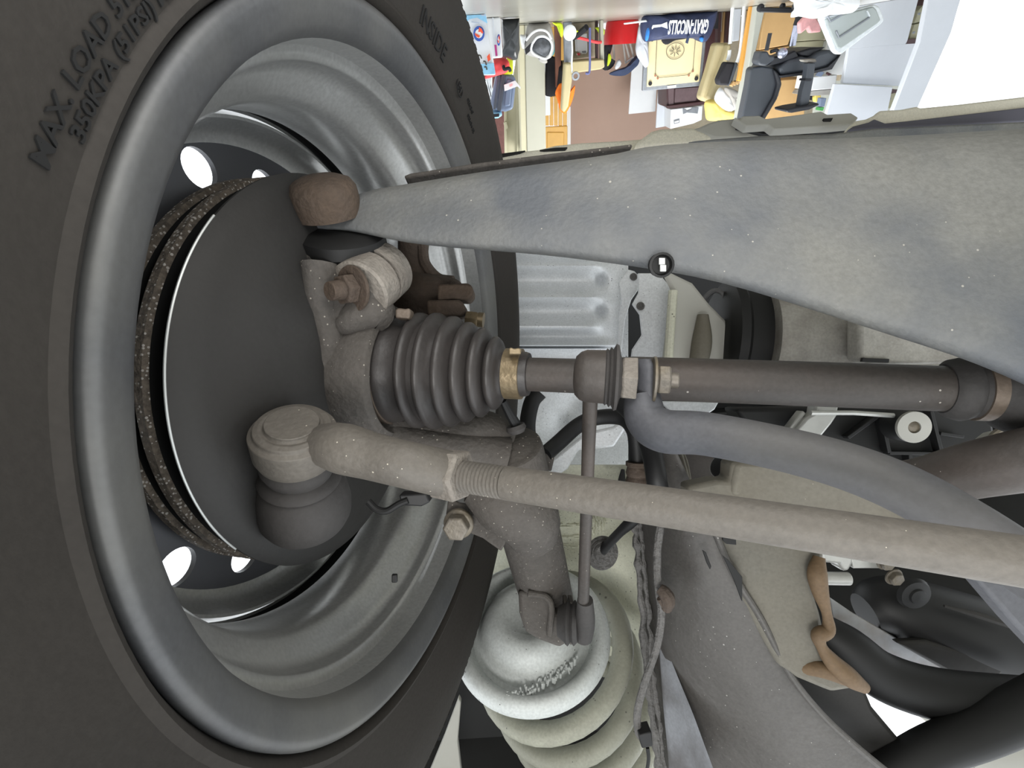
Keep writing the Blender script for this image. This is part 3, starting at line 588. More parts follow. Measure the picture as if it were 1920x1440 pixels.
fl_ = thing('arch_liner', 'black wheel arch liner filling the gap below the coil spring', 'liner', W(V(1000, 1400, .68)))
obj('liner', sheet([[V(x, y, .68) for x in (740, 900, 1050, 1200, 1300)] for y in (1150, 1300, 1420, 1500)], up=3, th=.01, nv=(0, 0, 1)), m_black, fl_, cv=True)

obj('fender_sky_block', box((.045, .30, .95), (.50, 1.5, .03)), m_dark, bs, bevel=.008)  # unseen slab added to keep sky light out of the wheel well
# engine bay backdrop, front undertray
fw = thing('engine_bay_wall', 'dark inner wall of the engine bay behind the gearbox', 'bulkhead', (-.75, .95, .42))
def ywall(x0, x1, z0, z1, y): return prism([np.array([x0, y, z0]), np.array([x1, y, z0]), np.array([x1, y, z1]), np.array([x0, y, z1])], np.array([0, .02, 0]))
obj('wall', ywall(-1.6, -.17, .33, .95, .95), m_black, fw, bevel=.004)
obj('bonnet', box((-.85, .72, .965), (1.5, .64, .03)), m_dark, fw, bevel=.004)
obj('top_rail', ywall(-1.6, -.10, .93, 1.0, .93), m_dark, fw, bevel=.004)

ut = thing('undertray', 'long pale dusty undertray edge and crossmember seen edge-on above the control arm', 'underbody', onZ(1400, 240, .235))
TD_ = {.225: .70, .228: .672, .236: .655, .229: .668, .232: .625, .2285: .618, .2225: .575, .2243: .697, .2355: .652}
def tray(name, px, z, m, th=.03, bevel=.004, label=None): return obj(name, prism([V(x, y, TD_[z]) for x, y in px], np.array([0, .3, 1])*th), m, ut, cv=True, bevel=bevel, seg=3, label=label)
tray('tray_panel', [(925, 296), (960, 284), (1010, 279), (1042, 271), (1092, 266), (1165, 262), (1215, 258), (1250, 252), (1420, 246), (1420, 300), (925, 330)], .225, m_pan)
tray('pressed_step', [(1188, 276), (1196, 262), (1210, 252), (1222, 243), (1240, 238), (1262, 237), (1300, 236), (1322, 244), (1340, 256), (1330, 272), (1200, 280)], .228, m_pan, .02, .008)
tray('pressed_step', [(1290, 242), (1312, 236), (1330, 228), (1348, 222), (1372, 220), (1392, 217), (1424, 216), (1446, 228), (1460, 246), (1420, 262), (1340, 262)], .228, m_panl, .02, .005)
tray('tray_lip', [(1376, 222), (1380, 219), (1388, 224), (1392, 217), (1424, 216), (1436, 222), (1500, 214), (1540, 208), (1552, 214), (1596, 211), (1610, 220), (1600, 232), (1560, 236), (1500, 240), (1452, 243), (1440, 234), (1400, 237)], .236, m_panl, .012, .003)
tray('dark_gap', [(1380, 239), (1436, 236), (1452, 245), (1500, 240), (1590, 228), (1598, 230), (1590, 244), (1500, 254), (1450, 250), (1430, 252)], .229, m_dark, .01, .001)
tray('crossmember', [(1584, 247), (1594, 234), (1606, 224), (1625, 221), (1640, 214), (1650, 205), (1690, 203), (1720, 197), (1728, 200), (1800, 193), (1960, 174), (1960, 232), (1800, 240)], .232, m_pan)
tray('channel', [(1590, 243), (1600, 236), (1630, 228), (1640, 222), (1660, 230), (1700, 226), (1960, 196), (1960, 226), (1700, 238)], .2285, m_channel, .01, .002)
tray('front_lip', [(1290, 262), (1420, 252), (1560, 248), (1640, 238), (1960, 224), (1960, 262), (1500, 275)], .2225, m_arm)
for px, z in (([(1012, 281), (1040, 277), (1064, 276), (1060, 280), (1020, 282)], .2243), ([(1544, 222), (1562, 221), (1560, 225), (1546, 225)], .2355), ([(925, 290), (985, 282), (975, 286), (930, 295)], .2243)):
    tray('drain_slot', px, z, m_black, .003, 0)

# subframe
sf = thing('subframe', 'dusty grey beige subframe bracket and tower behind the tie rod at lower right', 'subframe', W(V(1480, 1050, .36)))
plate('rack_bracket', [(1372, 866), (1440, 868), (1560, 900), (1660, 940), (1780, 985), (1960, 1055), (1960, 1120), (1600, 1040), (1300, 965), (1290, 912), (1345, 901), (1370, 903)], .335, m_tower, sf, .02, .003, .25)
plate('bracket_boss', [(1380, 868), (1424, 872), (1432, 900), (1426, 938), (1372, 930), (1376, 900)], .322, m_tower, sf, .02, .003)
plate('tower', [(1326, 985), (1400, 1000), (1545, 1030), (1548, 1050), (1528, 1062), (1524, 1100), (1540, 1150), (1548, 1185), (1532, 1196), (1545, 1232), (1600, 1268), (1624, 1290), (1560, 1300), (1500, 1275), (1462, 1250), (1436, 1205), (1402, 1140), (1388, 1122), (1390, 1085), (1362, 1052), (1344, 1020)], .375, m_tower, sf, .02, .004, .35)
plate('slot', [(1355, 1004), (1380, 1009), (1381, 1022), (1362, 1020), (1356, 1014)], .345, m_black, sf, .002, .0003)
plate('recess_shade', [(1356, 1042), (1366, 1050), (1392, 1082), (1392, 1128), (1378, 1090)], .352, m_black, sf, .002, .0003, label='black plate painted as the shade between apron lip and tower')  # flat black plate painting the shade of the void here
plate('leg', [(1462, 1240), (1560, 1262), (1624, 1292), (1640, 1330), (1694, 1394), (1780, 1470), (1580, 1470), (1520, 1350)], .42, m_shield, sf, .03, .004, .40)
obj('sealant_bead', tube([V(1536, 1044, .352), V(1532, 1075, .350), V(1538, 1110, .350), V(1550, 1150, .350), V(1553, 1180, .350), V(1536, 1192, .350), V(1540, 1212, .350), V(1560, 1240, .350), V(1590, 1268, .350), V(1622, 1290, .352)], [.0040, .0066, .0056, .0034, .0048, .0056, .0038, .0058, .0070, .0040], 16, 6), m_tan, sf, cv=True, label='tan lumpy sealant bead')
obj('sealant_bead', tube([V(1472, 1243, .372), V(1505, 1250, .364), V(1545, 1256, .356), V(1590, 1274, .352)], [.003, .005, .006, .005], 14, 5), m_tan, sf, cv=True, label='tan lumpy sealant bead')
obj('cross_tube', tube([V(1630, 905, .30), V(1720, 905, .275), V(1830, 880, .250), V(1990, 850, .225)], [.012, .0135, .0145, .0155], 20, 6), m_shaft, sf, cv=True)
plate('corner_gusset', [(1826, 1080), (1970, 1108), (1970, 1240), (1905, 1172)], .215, m_blue, sf, .01, .002)
plate('gusset', [(1238, 500), (1300, 530), (1332, 570), (1362, 600), (1374, 625), (1371, 700), (1240, 700), (1250, 620), (1262, 548)], .545, m_panl, sf, .008, .004, label='grey gusset plate with rounded corner')
obj('gusset_fold', tube([V(1262, 545, .54), V(1258, 600, .54), V(1252, 690, .54)], .005, 10, 4), m_cream, sf, cv=True)
obj('gusset_rib', tube([V(1318, 590, .54), V(1316, 640, .54), V(1308, 690, .54)], [.006, .011, .010], 12, 5), m_tower, sf, cv=True)

# gearbox behind the shaft
gb = thing('gearbox', 'stained aluminium gearbox casing above the drive shaft', 'gearbox', W(V(1560, 640, .55)))
GA = V(1560, 648, .55)
def gp(L): return [((x-1560)*.55/F, h*.55/F) for x, h in L]
GX = unit([1, .06, -.10])
obj('housing', lathe(GA, GX, gp([(1425, 106), (1500, 109), (1545, 110), (1547, 104), (1554, 104), (1556, 110), (1566, 110), (1568, 104), (1574, 104), (1576, 109), (1584, 109), (1588, 100), (1620, 102), (1760, 104)]), 56), m_alu, gb, cv=True, ang=40)
plate('side_cover', [(1612, 560), (1800, 620), (1830, 680), (1624, 684), (1612, 672)], .455, m_alu, gb, .02, .004)
plate('cover_slot', [(1618, 671), (1668, 673), (1667, 680), (1616, 678)], .452, m_black, gb, .003, .0004)
plate('gasket_edge', [(1612, 681), (1700, 683), (1800, 684), (1800, 690), (1612, 688)], .45, m_panl, gb, .004, .0008)
du = thing('rubber_duct', 'black rubber duct ring beside the gearbox, half hidden by the control arm', 'duct', W(V(1400, 640, .58)))
obj('duct', lathe(V(1400, 640, .58), GX, [((x-1400)*.58/F, h*.58/F) for x, h in ((1340, 90), (1352, 110), (1366, 112), (1372, 106), (1440, 108), (1442, 90))], 48), m_black, du, cv=True)
obj('rim_ring', tube([V(1310, 600, .56), V(1318, 565, .56), V(1340, 545, .56), V(1360, 560, .56), V(1372, 620, .56)], .003, 8, 6), m_blue, du, cv=True)

# engine mount below the shaft
em = thing('engine_mount', 'black ribbed engine mount with a white washer bush below the drive shaft', 'engine mount', W(V(1700, 820, .38)))
plate('housing', [(1380, 765), (1860, 760), (1870, 830), (1800, 880), (1700, 890), (1560, 840), (1400, 800)], .42, m_black, em, .03, .004)
for a, b in (((1585, 820), (1646, 776)), ((1646, 776), (1662, 848)), ((1662, 848), (1760, 850)), ((1646, 776), (1700, 810)), ((1740, 770), (1760, 850)), ((1700, 850), (1702, 880)), ((1757, 812), (1800, 818))):
    obj('rib', bar(V(*a, .415), V(*b, .415), .003, .008, (0, 0, -1)), m_dark, em, cv=True, bevel=.0005)
obj('washer', lathe(V(1710, 800, .385), [-.12, .1, -1], [(0, .0048), (0, .0126), (.003, .0126), (.003, .0048)], 40, closed=True), m_panl, em, cv=True, label='white bush washer')
obj('bush_bolt', lathe(V(1711, 800, .386), [-.12, .1, -1], [(-.004, .0055), (.0015, .0055), (.003, .003), (.0032, .0004)], 24), m_bolt, em, cv=True)
obj('bush_sleeve', lathe(V(1712, 802, .388), [.12, -.1, 1], [(0, .0122), (.02, .014)], 28), m_dark, em, cv=True)
br = thing('alloy_bracket', 'bare aluminium bracket with a thin rod, between the drive shaft and the anti-roll bar', 'bracket', W(V(1530, 795, .45)))
plate('bracket', [(1530, 755), (1574, 758), (1570, 780), (1560, 795), (1538, 822), (1490, 812), (1512, 784), (1526, 776)], .40, m_aluc, br, .012, .002)
plate('web', [(1478, 806), (1506, 770), (1512, 775), (1488, 812)], .405, m_aluc, br, .01, .001)
obj('rod', tube([V(1520, 774, .395), V(1600, 774, .395), V(1675, 779, .395)], .0020, 10, 1), m_aluc, br, cv=True)
obj('rivet', lathe(V(1536, 773, .398), [0, 0, -1], [(0, .0022), (.001, .002), (.0016, .0005)], 14), m_bright, br, cv=True)
sc_ = thing('steering_clamp', 'pale cast clamp triangle with a recessed bolt at the right edge', 'clamp', W(V(1880, 830, .30)))
plate('plate', [(1796, 868), (1832, 838), (1864, 812), (1890, 808), (1970, 806), (1970, 845), (1860, 856)], .30, m_panl, sc_, .008, .002)
obj('bolt_recess', lathe(V(1886, 832, .297), [-.1, .1, -1], [(0, .0032), (-.001, .0062), (.0008, .0078), (.0016, .0092), (.0010, .0106), (-.001, .0108)], 32), m_bolt, sc_, cv=True, ang=20)

# parts in the opening at lower right
eg = thing('engine_sump', 'large dark engine casting in the opening at lower right', 'engine part', W(V(1760, 1180, .50)))
obj('casting', tube([V(1622, 1150, .50), V(1665, 1140, .50), V(1760, 1172, .50), V(1990, 1250, .50)], [.020, .032, .040, .045], 20, 6), m_dark, eg, cv=True)
plate('lower_face', [(1680, 1205), (1740, 1202), (1900, 1248), (1864, 1278), (1780, 1262)], .462, m_shield, eg, .01, .003)
obj('edge_rib', tube([V(1770, 1136, .462), V(1840, 1155, .46), V(1910, 1178, .455)], [.0012, .0032, .0026], 10, 5), m_shield, eg, cv=True)
obj('bolt_boss', lathe(V(1712, 1112, .465), [0, .2, -1], [(0, .016), (.004, .014), (.005, .008), (.007, .007), (.008, .001)], 24), m_dark, eg, cv=True)
lb = thing('grey_strap', 'pale grey rust-stained strap crossing the lower right opening', 'bracket', W(V(1680, 1210, .46)))
m_strap = mat('pale stained strap', '#c9cacd', .55, .1, .08, 30, 0, 100, None, '#7d6248', 26, .6)
plate('strap', [(1556, 1120), (1600, 1150), (1680, 1196), (1740, 1230), (1812, 1274), (1770, 1268), (1700, 1250), (1642, 1234), (1622, 1206), (1566, 1190)], .48, m_strap, lb, .006, .001)
ch = thing('coolant_hose', 'fat black hose curving right under the grey strap', 'hose', W(V(1750, 1290, .42)))
obj('hose', tube([V(1545, 1180, .44), V(1590, 1215, .435), V(1660, 1270, .43), V(1780, 1305, .425), V(1990, 1325, .42)], [.014, .019, .021, .0215, .022], 20, 7), m_black, ch, cv=True)
c2 = thing('lower_hose', 'black hose crossing the bottom right corner', 'hose', W(V(1800, 1390, .40)))
obj('hose', tube([V(1640, 1470, .40), V(1740, 1410, .40), V(1840, 1370, .40), V(1990, 1300, .40)], [.016, .017, .0185, .021], 20, 6), m_black, c2, cv=True)
al = thing('alloy_fitting', 'bright aluminium fitting with stub pipe and hex bolts, above the dark engine casting', 'engine fitting', W(V(1600, 1065, .48)))
plate('body', [(1540, 1020), (1604, 1028), (1600, 1056), (1592, 1072), (1580, 1072), (1575, 1058), (1540, 1055)], .47, m_aluc, al, .02, .003)
obj('stub_pipe', cyl(V(1535, 1084, .47), V(1592, 1085, .47), .0062, 24), m_aluc, al, cv=True, bevel=.0008)
plate('arm', [(1596, 1046), (1620, 1046), (1640, 1056), (1660, 1058), (1658, 1066), (1600, 1066)], .475, m_aluc, al, .006, .001)
for x, y in ((1658, 1052), (1674, 1080)):
    obj('hex_bolt', join(lathe(V(x, y, .465), [.1, .3, -1], [(0, .0085), (.002, .0085)], 20), hexa(V(x, y, .465), [.1, .3, -1], .0068, .007)), m_bolt, al, cv=True, bevel=.0004)
hp_ = thing('gap_light_panel', 'added pale panel standing for light seen through the gap between the two hoses', 'light patch', W(V(1700, 1345, .9)))  # pale panel put in for light showing through the gap
plate('panel', [(1690, 1318), (1790, 1345), (1800, 1372), (1742, 1358)], .55, m_panl, hp_, .006, .001)  # added pale plate standing for light through the hose gap
lp_ = thing('corner_light_shell', 'rounded pale shell added to stand for light in the bottom right corner', 'light stand-in', W(V(1880, 1430, .6)))  # pale shell put in for the bright light in this corner
obj('shell', lathe(V(1925, 1470, .62), [-.3, .2, -1], [(0, .060), (.01, .064), (.016, .055), (.02, .035), (.021, .001)], 40), m_panl, lp_, cv=True)
ig = thing('inner_sensor', 'small bluish black cylinder with pale rim seen below the anti-roll bar', 'sensor', W(V(1365, 880, .42)))
obj('can', lathe(V(1352, 872, .42), [.8, .5, .4], [(0, .010), (.001, .0115), (.008, .0115), (.009, .010), (.022, .010), (.023, .008)], 24), m_dark, ig, cv=True)
obj('band', lathe(V(1352, 872, .42), [.8, .5, .4], [(.001, .0118), (.004, .0118)], 24), m_bright, ig, cv=True)
sg = thing('sheet_guard', 'brownish sheet guard with folded pale edge in the small window under the anti-roll bar', 'guard', W(V(1310, 870, .47)))
plate('sheet', [(1270, 835), (1335, 845), (1345, 880), (1352, 905), (1300, 918), (1280, 880)], .47, m_shaft, sg, .004)
obj('folded_edge', tube([V(1272, 838, .46), V(1282, 870, .46), V(1292, 905, .46), V(1302, 920, .46)], .0022, 8, 5), m_tower, sg, cv=True)
obj('folded_edge', tube([V(1278, 842, .462), V(1288, 868, .462), V(1294, 900, .462)], .0014, 8, 5), m_tower, sg, cv=True)
tp = thing('tab_plate', 'silver tab just under the drive shaft left of the engine mount', 'plate', W(V(1290, 765, .5)))
plate('tab', [(1236, 752), (1348, 754), (1340, 768), (1322, 780), (1262, 776)], .52, m_silver, tp, .005)

# ================================================================ GARAGE BEHIND THE CAR
m_floor = mat('worn concrete', '#9d9c94', 0.28, 0.0, 0.10, 1.6, 0.03, 30, ('#d8d7d0', 9, 0.05), '#8b867c', .7, 0.7)
m_wallbrown = mat('pinkish brown wall', '#a58a7c', 0.6, 0, 0.04, 2)
m_white = mat('white board', '#dfe2e6', 0.5, 0, 0.03, 4)
m_greyw = mat('grey white board', '#ccd1da', 0.5, 0, 0.03, 4)
m_card = mat('cardboard', '#bd9a6a', 0.8, 0, 0.06, 6)
m_cardp = mat('pale cardboard', '#a8a68e', 0.8, 0, 0.05, 6)
m_navy = mat('navy nylon', '#2b3557', 0.6, 0, 0.2, 14, .3, 20)
m_navy2 = mat('navy cotton', '#34405e', 0.8, 0, 0.15, 14, .3, 20)
m_bluebr = mat('bright blue trim', '#2f7fd6', 0.6)
m_lime = mat('lime fluorescent', '#cfe830', 0.7)
m_orange = mat('orange fluorescent', '#ff7a1c', 0.7)
m_red = mat('red plastic', '#d3262b', 0.35, 0, 0.05)
m_redc = mat('red fabric', '#e2484c', 0.7)
m_pink = mat('pink cloth', '#efb1b3', 0.8)
m_blackc = mat('black cloth', '#1d1d24', 0.8, 0, 0.3, 10)
m_bin = mat('black shiny bag', '#35383b', 0.3, 0, 0.3, 12, .5, 16)
m_case = mat('slate blue shell', '#65738c', 0.45, 0, 0.08, 6)
m_cased = mat('dark shell edge', '#3c424e', 0.5)
m_sky = mat('light blue plastic', '#8fc6e6', 0.5)
m_wood = mat('brown timber', '#7d5142', 0.6, 0, 0.15, 5)
m_woodd = mat('dark mahogany', '#40262a', 0.45, 0, 0.15, 5)
m_pine = mat('yellow pine', '#d2a24e', 0.5, 0, 0.08, 5)
m_plank = mat('orange plank', '#dca04a', 0.6, 0, 0.08, 4)
m_beige = mat('beige upholstery', '#b9ad88', 0.8, 0, 0.06, 6)
m_beigel = mat('cream blind', '#b9b49a', 0.6, 0, 0.04, 6)
m_cab = mat('grey beige cabinet', '#a5a497', 0.5, 0, 0.03, 4)
m_carrom = mat('pale plywood', '#dccfa6', 0.5, 0, 0.04, 8)
m_greyfr = mat('grey frame', '#7d828a', 0.5)
m_line = mat('ink line', '#4a463f', 0.7)
m_mesh = mat('dark mesh', '#585b61', 0.7, 0, 0.4, 22)
m_greyc = mat('grey fabric', '#a19f9c', 0.8, 0, 0.08, 9)
m_teal = mat('teal fabric', '#2b7d86', 0.7)
m_steelw = mat('white enamel tube', '#dde3e8', 0.35)
m_chair = mat('charcoal plastic', '#454a52', 0.5, 0, 0.08, 8)
m_chaird = mat('black plastic', '#22242b', 0.5)
m_chrome = mat('chrome tube', '#aeb2c4', 0.25, 0.8)
m_bingr = mat('grey plastic lid', '#a8b0b0', 0.45, 0, 0.03)
m_bag = mat('white plastic bag', '#eef1f5', 0.35, 0, 0.04)
m_clear = mat('translucent grey bag', '#b6b9c2', 0.35, 0, 0.08)
m_yel = mat('yellow towel', '#d6c26c', 0.85, 0, 0.08)
m_post = mat('grey white post paint', '#b9bcb4', 0.5, 0, 0.03)
m_tancl = mat('tan cloth', '#a99f8c', 0.85, 0, 0.1)
m_purple = mat('purple stick', '#5a5f8f', 0.4)
m_terrac = mat('brown red wall', '#6d4540', 0.6)
m_logo_b = mat('logo blue', '#2f55a8', .5); m_logo_r = mat('logo red', '#e5532f', .5); m_print = mat('faint print', '#a9b3c6', .6)
m_mag = mat('magenta print', '#a8327a', .5)

def structure(o): o['kind'] = 'structure'; return o
structure(obj('floor', box((-1, 4, -.02), (22, 20, .04)), m_floor))
structure(obj('ceiling', box((-3.4, 6.3, 2.75), (9.2, 10, .1)), m_white))
def gy(x, y, D, dz=0): p = onY(x, y, D); p[2] += dz; return p
def floorless(L):  # nothing sinks below the floor
    for p in L: p[2] = max(p[2], 0.002)
    return L
def slab(name, px, D, th, m, parent=None, bevel=.006, yaw=0, floor=False, label=None, cat=None, group=None, kind=None, seg=2):
    """upright board-like body: outline at distance D, real thickness away from the viewer, turned by yaw"""
    c = np.mean([gy(x, y, D) for x, y in px], axis=0); nrm = np.array([math.sin(yaw), math.cos(yaw), 0])
    L = []
    for x, y in px:
        r = ray(x, y); t = ((c-CAM)@nrm)/(r@nrm); L.append(r*t+CAM)
    if floor:
        zs = sorted(p[2] for p in L); lim = zs[0]+.05
        for p in L:
            if p[2] <= lim: p[2] = 0.001
    floorless(L)
    return obj(name, prism(L, nrm*th), m, parent, bevel=bevel, seg=seg, label=label, cat=cat, group=group, kind=kind)
def pillow(name, px, D, th, m, parent=None, wob=.006, floor=False, label=None, cat=None, group=None, sub=1, n=26):
    """stuffed soft body from its silhouette"""
    Q = []
    for (x0, y0), (x1, y1) in zip(px, px[1:]+px[:1]):
        k = max(1, int(math.hypot(x1-x0, y1-y0)/8)); Q += [(x0+(x1-x0)*i/k, y0+(y1-y0)*i/k) for i in range(k)]
    cx_ = sum(q[0] for q in Q)/len(Q); cy_ = sum(q[1] for q in Q)/len(Q)
    L = floorless([gy(cx_+(x-cx_)*1.07, cy_+(y-cy_)*1.07, D) for x, y in Q])
    if floor:
        zm = min(p[2] for p in L)
        for p in L:
            if p[2] < zm+.07: p[2] = .003
    c = np.mean(L, axis=0); v = []; f = []; N_ = len(L)
    prof = [(1, 0), (.95, .55), (.78, .85), (.5, .98), (.25, 1.0)]
    ring = []
    for s, dpt in prof: ring.append((s, -dpt)); 
    rings = ring[::-1]+[(s, -q) for s, q in ring[1:]]
    for s, q in rings:
        for p in L:
            w = c+(p-c)*s; w = w+np.array([0, q*th/2, 0])+rng.normal(0, wob*(abs(q) > .1), 3); w[2] = max(w[2], .002); v.append(w)
    for i in range(len(rings)-1):
        for k in range(N_): f.append([i*N_+k, i*N_+(k+1) % N_, (i+1)*N_+(k+1) % N_, (i+1)*N_+k])
    f.append(list(range(N_))); f.append([(len(rings)-1)*N_+k for k in range(N_)])
    return obj(name, (v, f), m, parent, ang=180, sub=sub, label=label, cat=cat, group=group)
def gtube(name, L, r, m, parent=None, n=6, label=None, cat=None, seg=10): return obj(name, tube([gy(*p) for p in L], r, seg, n), m, parent, label=label, cat=cat)
def base(px, py, D): p = gy(px, py, D); p[2] = max(0, p[2]); return p
def gtext(s, size, x, y, D, m, name, parent, align='LEFT', sx=1.0, bold=0.0, xv=(1, 0, 0), yv=(0, 0, 1)):
    return obj(name, text_on(s, size, gy(x, y, D), xv, yv, .0012, align, sx, bold), m, parent)

# walls and fixed joinery
structure(slab('wall_back', [(1066, 70), (1262, 66), (1262, 300), (1066, 300)], 8.6, .1, m_wallbrown, bevel=0, floor=True))
structure(slab('trim_1', [(1064, 200), (1070, 200), (1070, 300), (1064, 300)], 8.5, .06, m_white, bevel=.004))
structure(slab('wall_rear', [(900, 60), (950, 60), (950, 300), (900, 300)], 8.0, .1, m_terrac, bevel=0, floor=True))
structure(slab('wall_right', [(1255, 40), (1600, 10), (1560, 300), (1255, 300)], 8.9, .1, m_tancl, bevel=0, floor=True))
structure(slab('trim_2', [(1423, 0), (1438, 0), (1412, 120), (1396, 230), (1384, 230), (1406, 110)], 4.9, .12, m_post, bevel=.006))

# washing powder cartons
def carton(name, px, side, D, th, label, extra):
    t = thing(name, label, 'box', base(*px[0], D), 'white cartons with a round blue and red print beside the tyre')
    slab('box_body', px, D, th, m_white, t, .01, yaw=.15, floor=True)
    return t
t = carton('carton', [(868, 19), (912, 26), (930, 141), (890, 142)], None, 3.5, .16, 'tall white carton nearest the tyre with a blue and red round print', None)
slab('sky_print', [(868, 22), (911, 27), (914, 44), (895, 33), (880, 36), (872, 44)], 3.485, .004, m_sky, t, 0, yaw=.15)
slab('sky_print', [(902, 120), (926, 118), (929, 139), (898, 140)], 3.485, .004, m_sky, t, 0, yaw=.15)
def disc_logo(x, y, rx, ry, D, t):
    c = gy(x, y, D)
    def el(q): return gy(x+rx*math.cos(q), y+ry*math.sin(q), D)
    obj('round_print', prism([el(q) for q in np.linspace(0, 2*PI, 28)[:-1]], np.array([0, .004, 0])), m_logo_b, t)
    obj('print_field', prism([gy(x+rx*(.9*math.cos(q)*.75), y+ry*.8*math.sin(q)*.75, D-.004) for q in np.linspace(0, 2*PI, 22)[:-1]], np.array([0, .004, 0])), m_white, t)
    obj('print_flash', prism([gy(x+rx*a, y+ry*b, D-.008) for a, b in ((.05, -.85), (.5, -.6), (.8, -.1), (.55, .0), (.25, -.25), (-.1, -.2))], np.array([0, .004, 0])), m_logo_r, t)
    obj('print_flash', prism([gy(x+rx*a, y+ry*b, D-.008) for a, b in ((-.8, -.05), (-.35, .05), (.2, .3), (.0, .55), (-.55, .35))], np.array([0, .004, 0])), m_logo_r, t)
disc_logo(898, 63, 10.5, 14.5, 3.475, t)
slab('red_print', [(913, 106), (918, 100), (920, 112), (915, 116)], 3.48, .004, m_logo_r, t, 0)
for a, b in (((896, 104), (903, 110)), ((906, 115), (912, 122)), ((908, 126), (913, 131))):
    obj('line_print', tube([gy(*a, 3.48), gy((a[0]+b[0])/2+1, (a[1]+b[1])/2-3, 3.48), gy(*b, 3.48)], .004, 6, 3), m_line, t)
slab('word_print', [(884, 40), (899, 42), (899, 44), (884, 42)], 3.48, .004, m_print, t, 0)
slab('word_print', [(902, 27), (911, 28), (911, 30), (902, 29)], 3.48, .004, m_print, t, 0)
t2 = carton('carton', [(913, 31), (939, 37), (943, 108), (920, 110)], None, 4.0, .2, 'smaller white carton behind the tall one, next to the black bag', None)
disc_logo(935, 75, 3.2, 11, 3.975, t2)
slab('magenta_print', [(927, 84), (931, 84), (933, 105), (929, 105)], 3.985, .004, m_mag, t2, 0, yaw=.15)
slab('fold_edge', [(923, 32), (925, 33), (931, 108), (929, 108)], 3.985, .004, m_greyw, t2, 0, yaw=.15)

pillow('bin_bag', [(940, 44), (970, 42), (974, 62), (973, 85), (970, 110), (960, 113), (952, 104), (942, 108), (938, 104), (944, 92), (942, 65)], 4.3, .24, m_bin, None, .008, True, 'black shiny bin bag slumped beside the small carton', 'bag')
t = thing('red_backpack', 'red soft bag with black strap above the black bin bag', 'bag', base(940, 110, 4.45))
pillow('body', [(924, 112), (938, 108), (952, 112), (956, 124), (952, 136), (930, 142), (906, 146), (908, 141), (924, 138)], 4.45, .2, m_redc, t, .005)
gtube('strap', [(944, 124, 4.34), (946, 130, 4.32), (954, 128, 4.31), (957, 133, 4.32)], .012, m_blackc, t)
slab('lime_folder', [(950, 107), (962, 112), (962, 139), (930, 141), (952, 132)], 4.545, .03, m_lime, None, .003, label='lime yellow flat folder edge behind the red bag', cat='folder')
t = thing('suitcase', 'slate blue hard shell suitcase with a white airline tag, behind the tyre', 'suitcase', base(940, 142, 4.55))
slab('shell', [(930, 142), (946, 139), (964, 142), (968, 152), (962, 205), (948, 210), (922, 206), (919, 196)], 4.55, .28, m_case, t, .03, seg=3)
for a, b in (((936, 141), (927, 205)), ((943, 140), (934, 207)), ((946, 140), (937, 208))): obj('shell_groove', bar(gy(*a, 4.54), gy(*b, 4.54), .012, .02), m_cased, t, bevel=.003)
slab('front_pocket', [(951, 148), (961, 150), (957, 198), (946, 200)], 4.53, .03, m_case, t, .01)
slab('airline_tag', [(945, 159), (966, 151), (976, 163), (976, 167), (970, 162), (952, 169), (946, 171)], 4.51, .006, m_white, t, .001)
slab('tag_print', [(955, 159), (961, 157), (961, 161), (956, 163)], 4.50, .004, m_pink, t, 0)
t = thing('blue_tub', 'light blue plastic tub on top of the suitcase', 'tub', gy(930, 211, 4.55))
slab('body', [(920, 212), (940, 210), (942, 217), (934, 222), (922, 223)], 4.55, .22, m_sky, t, .012)
slab('handle_hole', [(925, 214), (936, 213), (936, 219), (926, 220)], 4.545, .01, m_blackc, t, .003)
t = thing('folding_chair', 'white tube folding chair legs between the cartons and the suitcase', 'chair', base(914, 146, 5.0))
for L in (((884, 24), (922, 186)), ((890, 24), (924, 180)), ((922, 30), (920, 182)), ((880, 30), (926, 200))): gtube('leg', [(*L[0], 5.0), (*L[1], 5.0)], .012, m_steelw, t, 1)
# roller blind and cabinet
t = thing('roller_blind', 'cream ribbed blind slats standing left of the grey cabinet', 'blind', base(960, 60, 6.97))
for i in range(5):
    x0 = 965+i*4.2; slab('slat', [(x0, 100), (x0+3.9, 100), (x0+6.0-i*1.1, 290), (x0+1.9-i*1.1-(1 if i else 0), 290)] if i else [(945, 205), (950, 200), (951, 290), (946, 290)], 6.97, .03, m_beigel, t, .004, floor=False)
slab('backing', [(950, 206), (966, 120), (970, 56), (984, 56), (986, 290), (950, 290)], 7.02, .02, m_beigel, t, 0, floor=True)
slab('bottom_bar', [(944, 230), (950, 228), (953, 240), (947, 246)], 6.92, .04, m_beigel, t, .006)
t = thing('tall_cabinet', 'tall plain grey beige cabinet, its side filling the strip right of the cream blind', 'cabinet', base(1000, 60, 6.4))
slab('side_panel', [(984, 56), (1021, 54), (1024, 300), (989, 300)], 6.4, .5, m_cab, t, .008, floor=True)
slab('edge_strip', [(972, 60), (984, 58), (989, 300), (978, 300)], 6.42, .4, m_beigel, t, .006, floor=True)
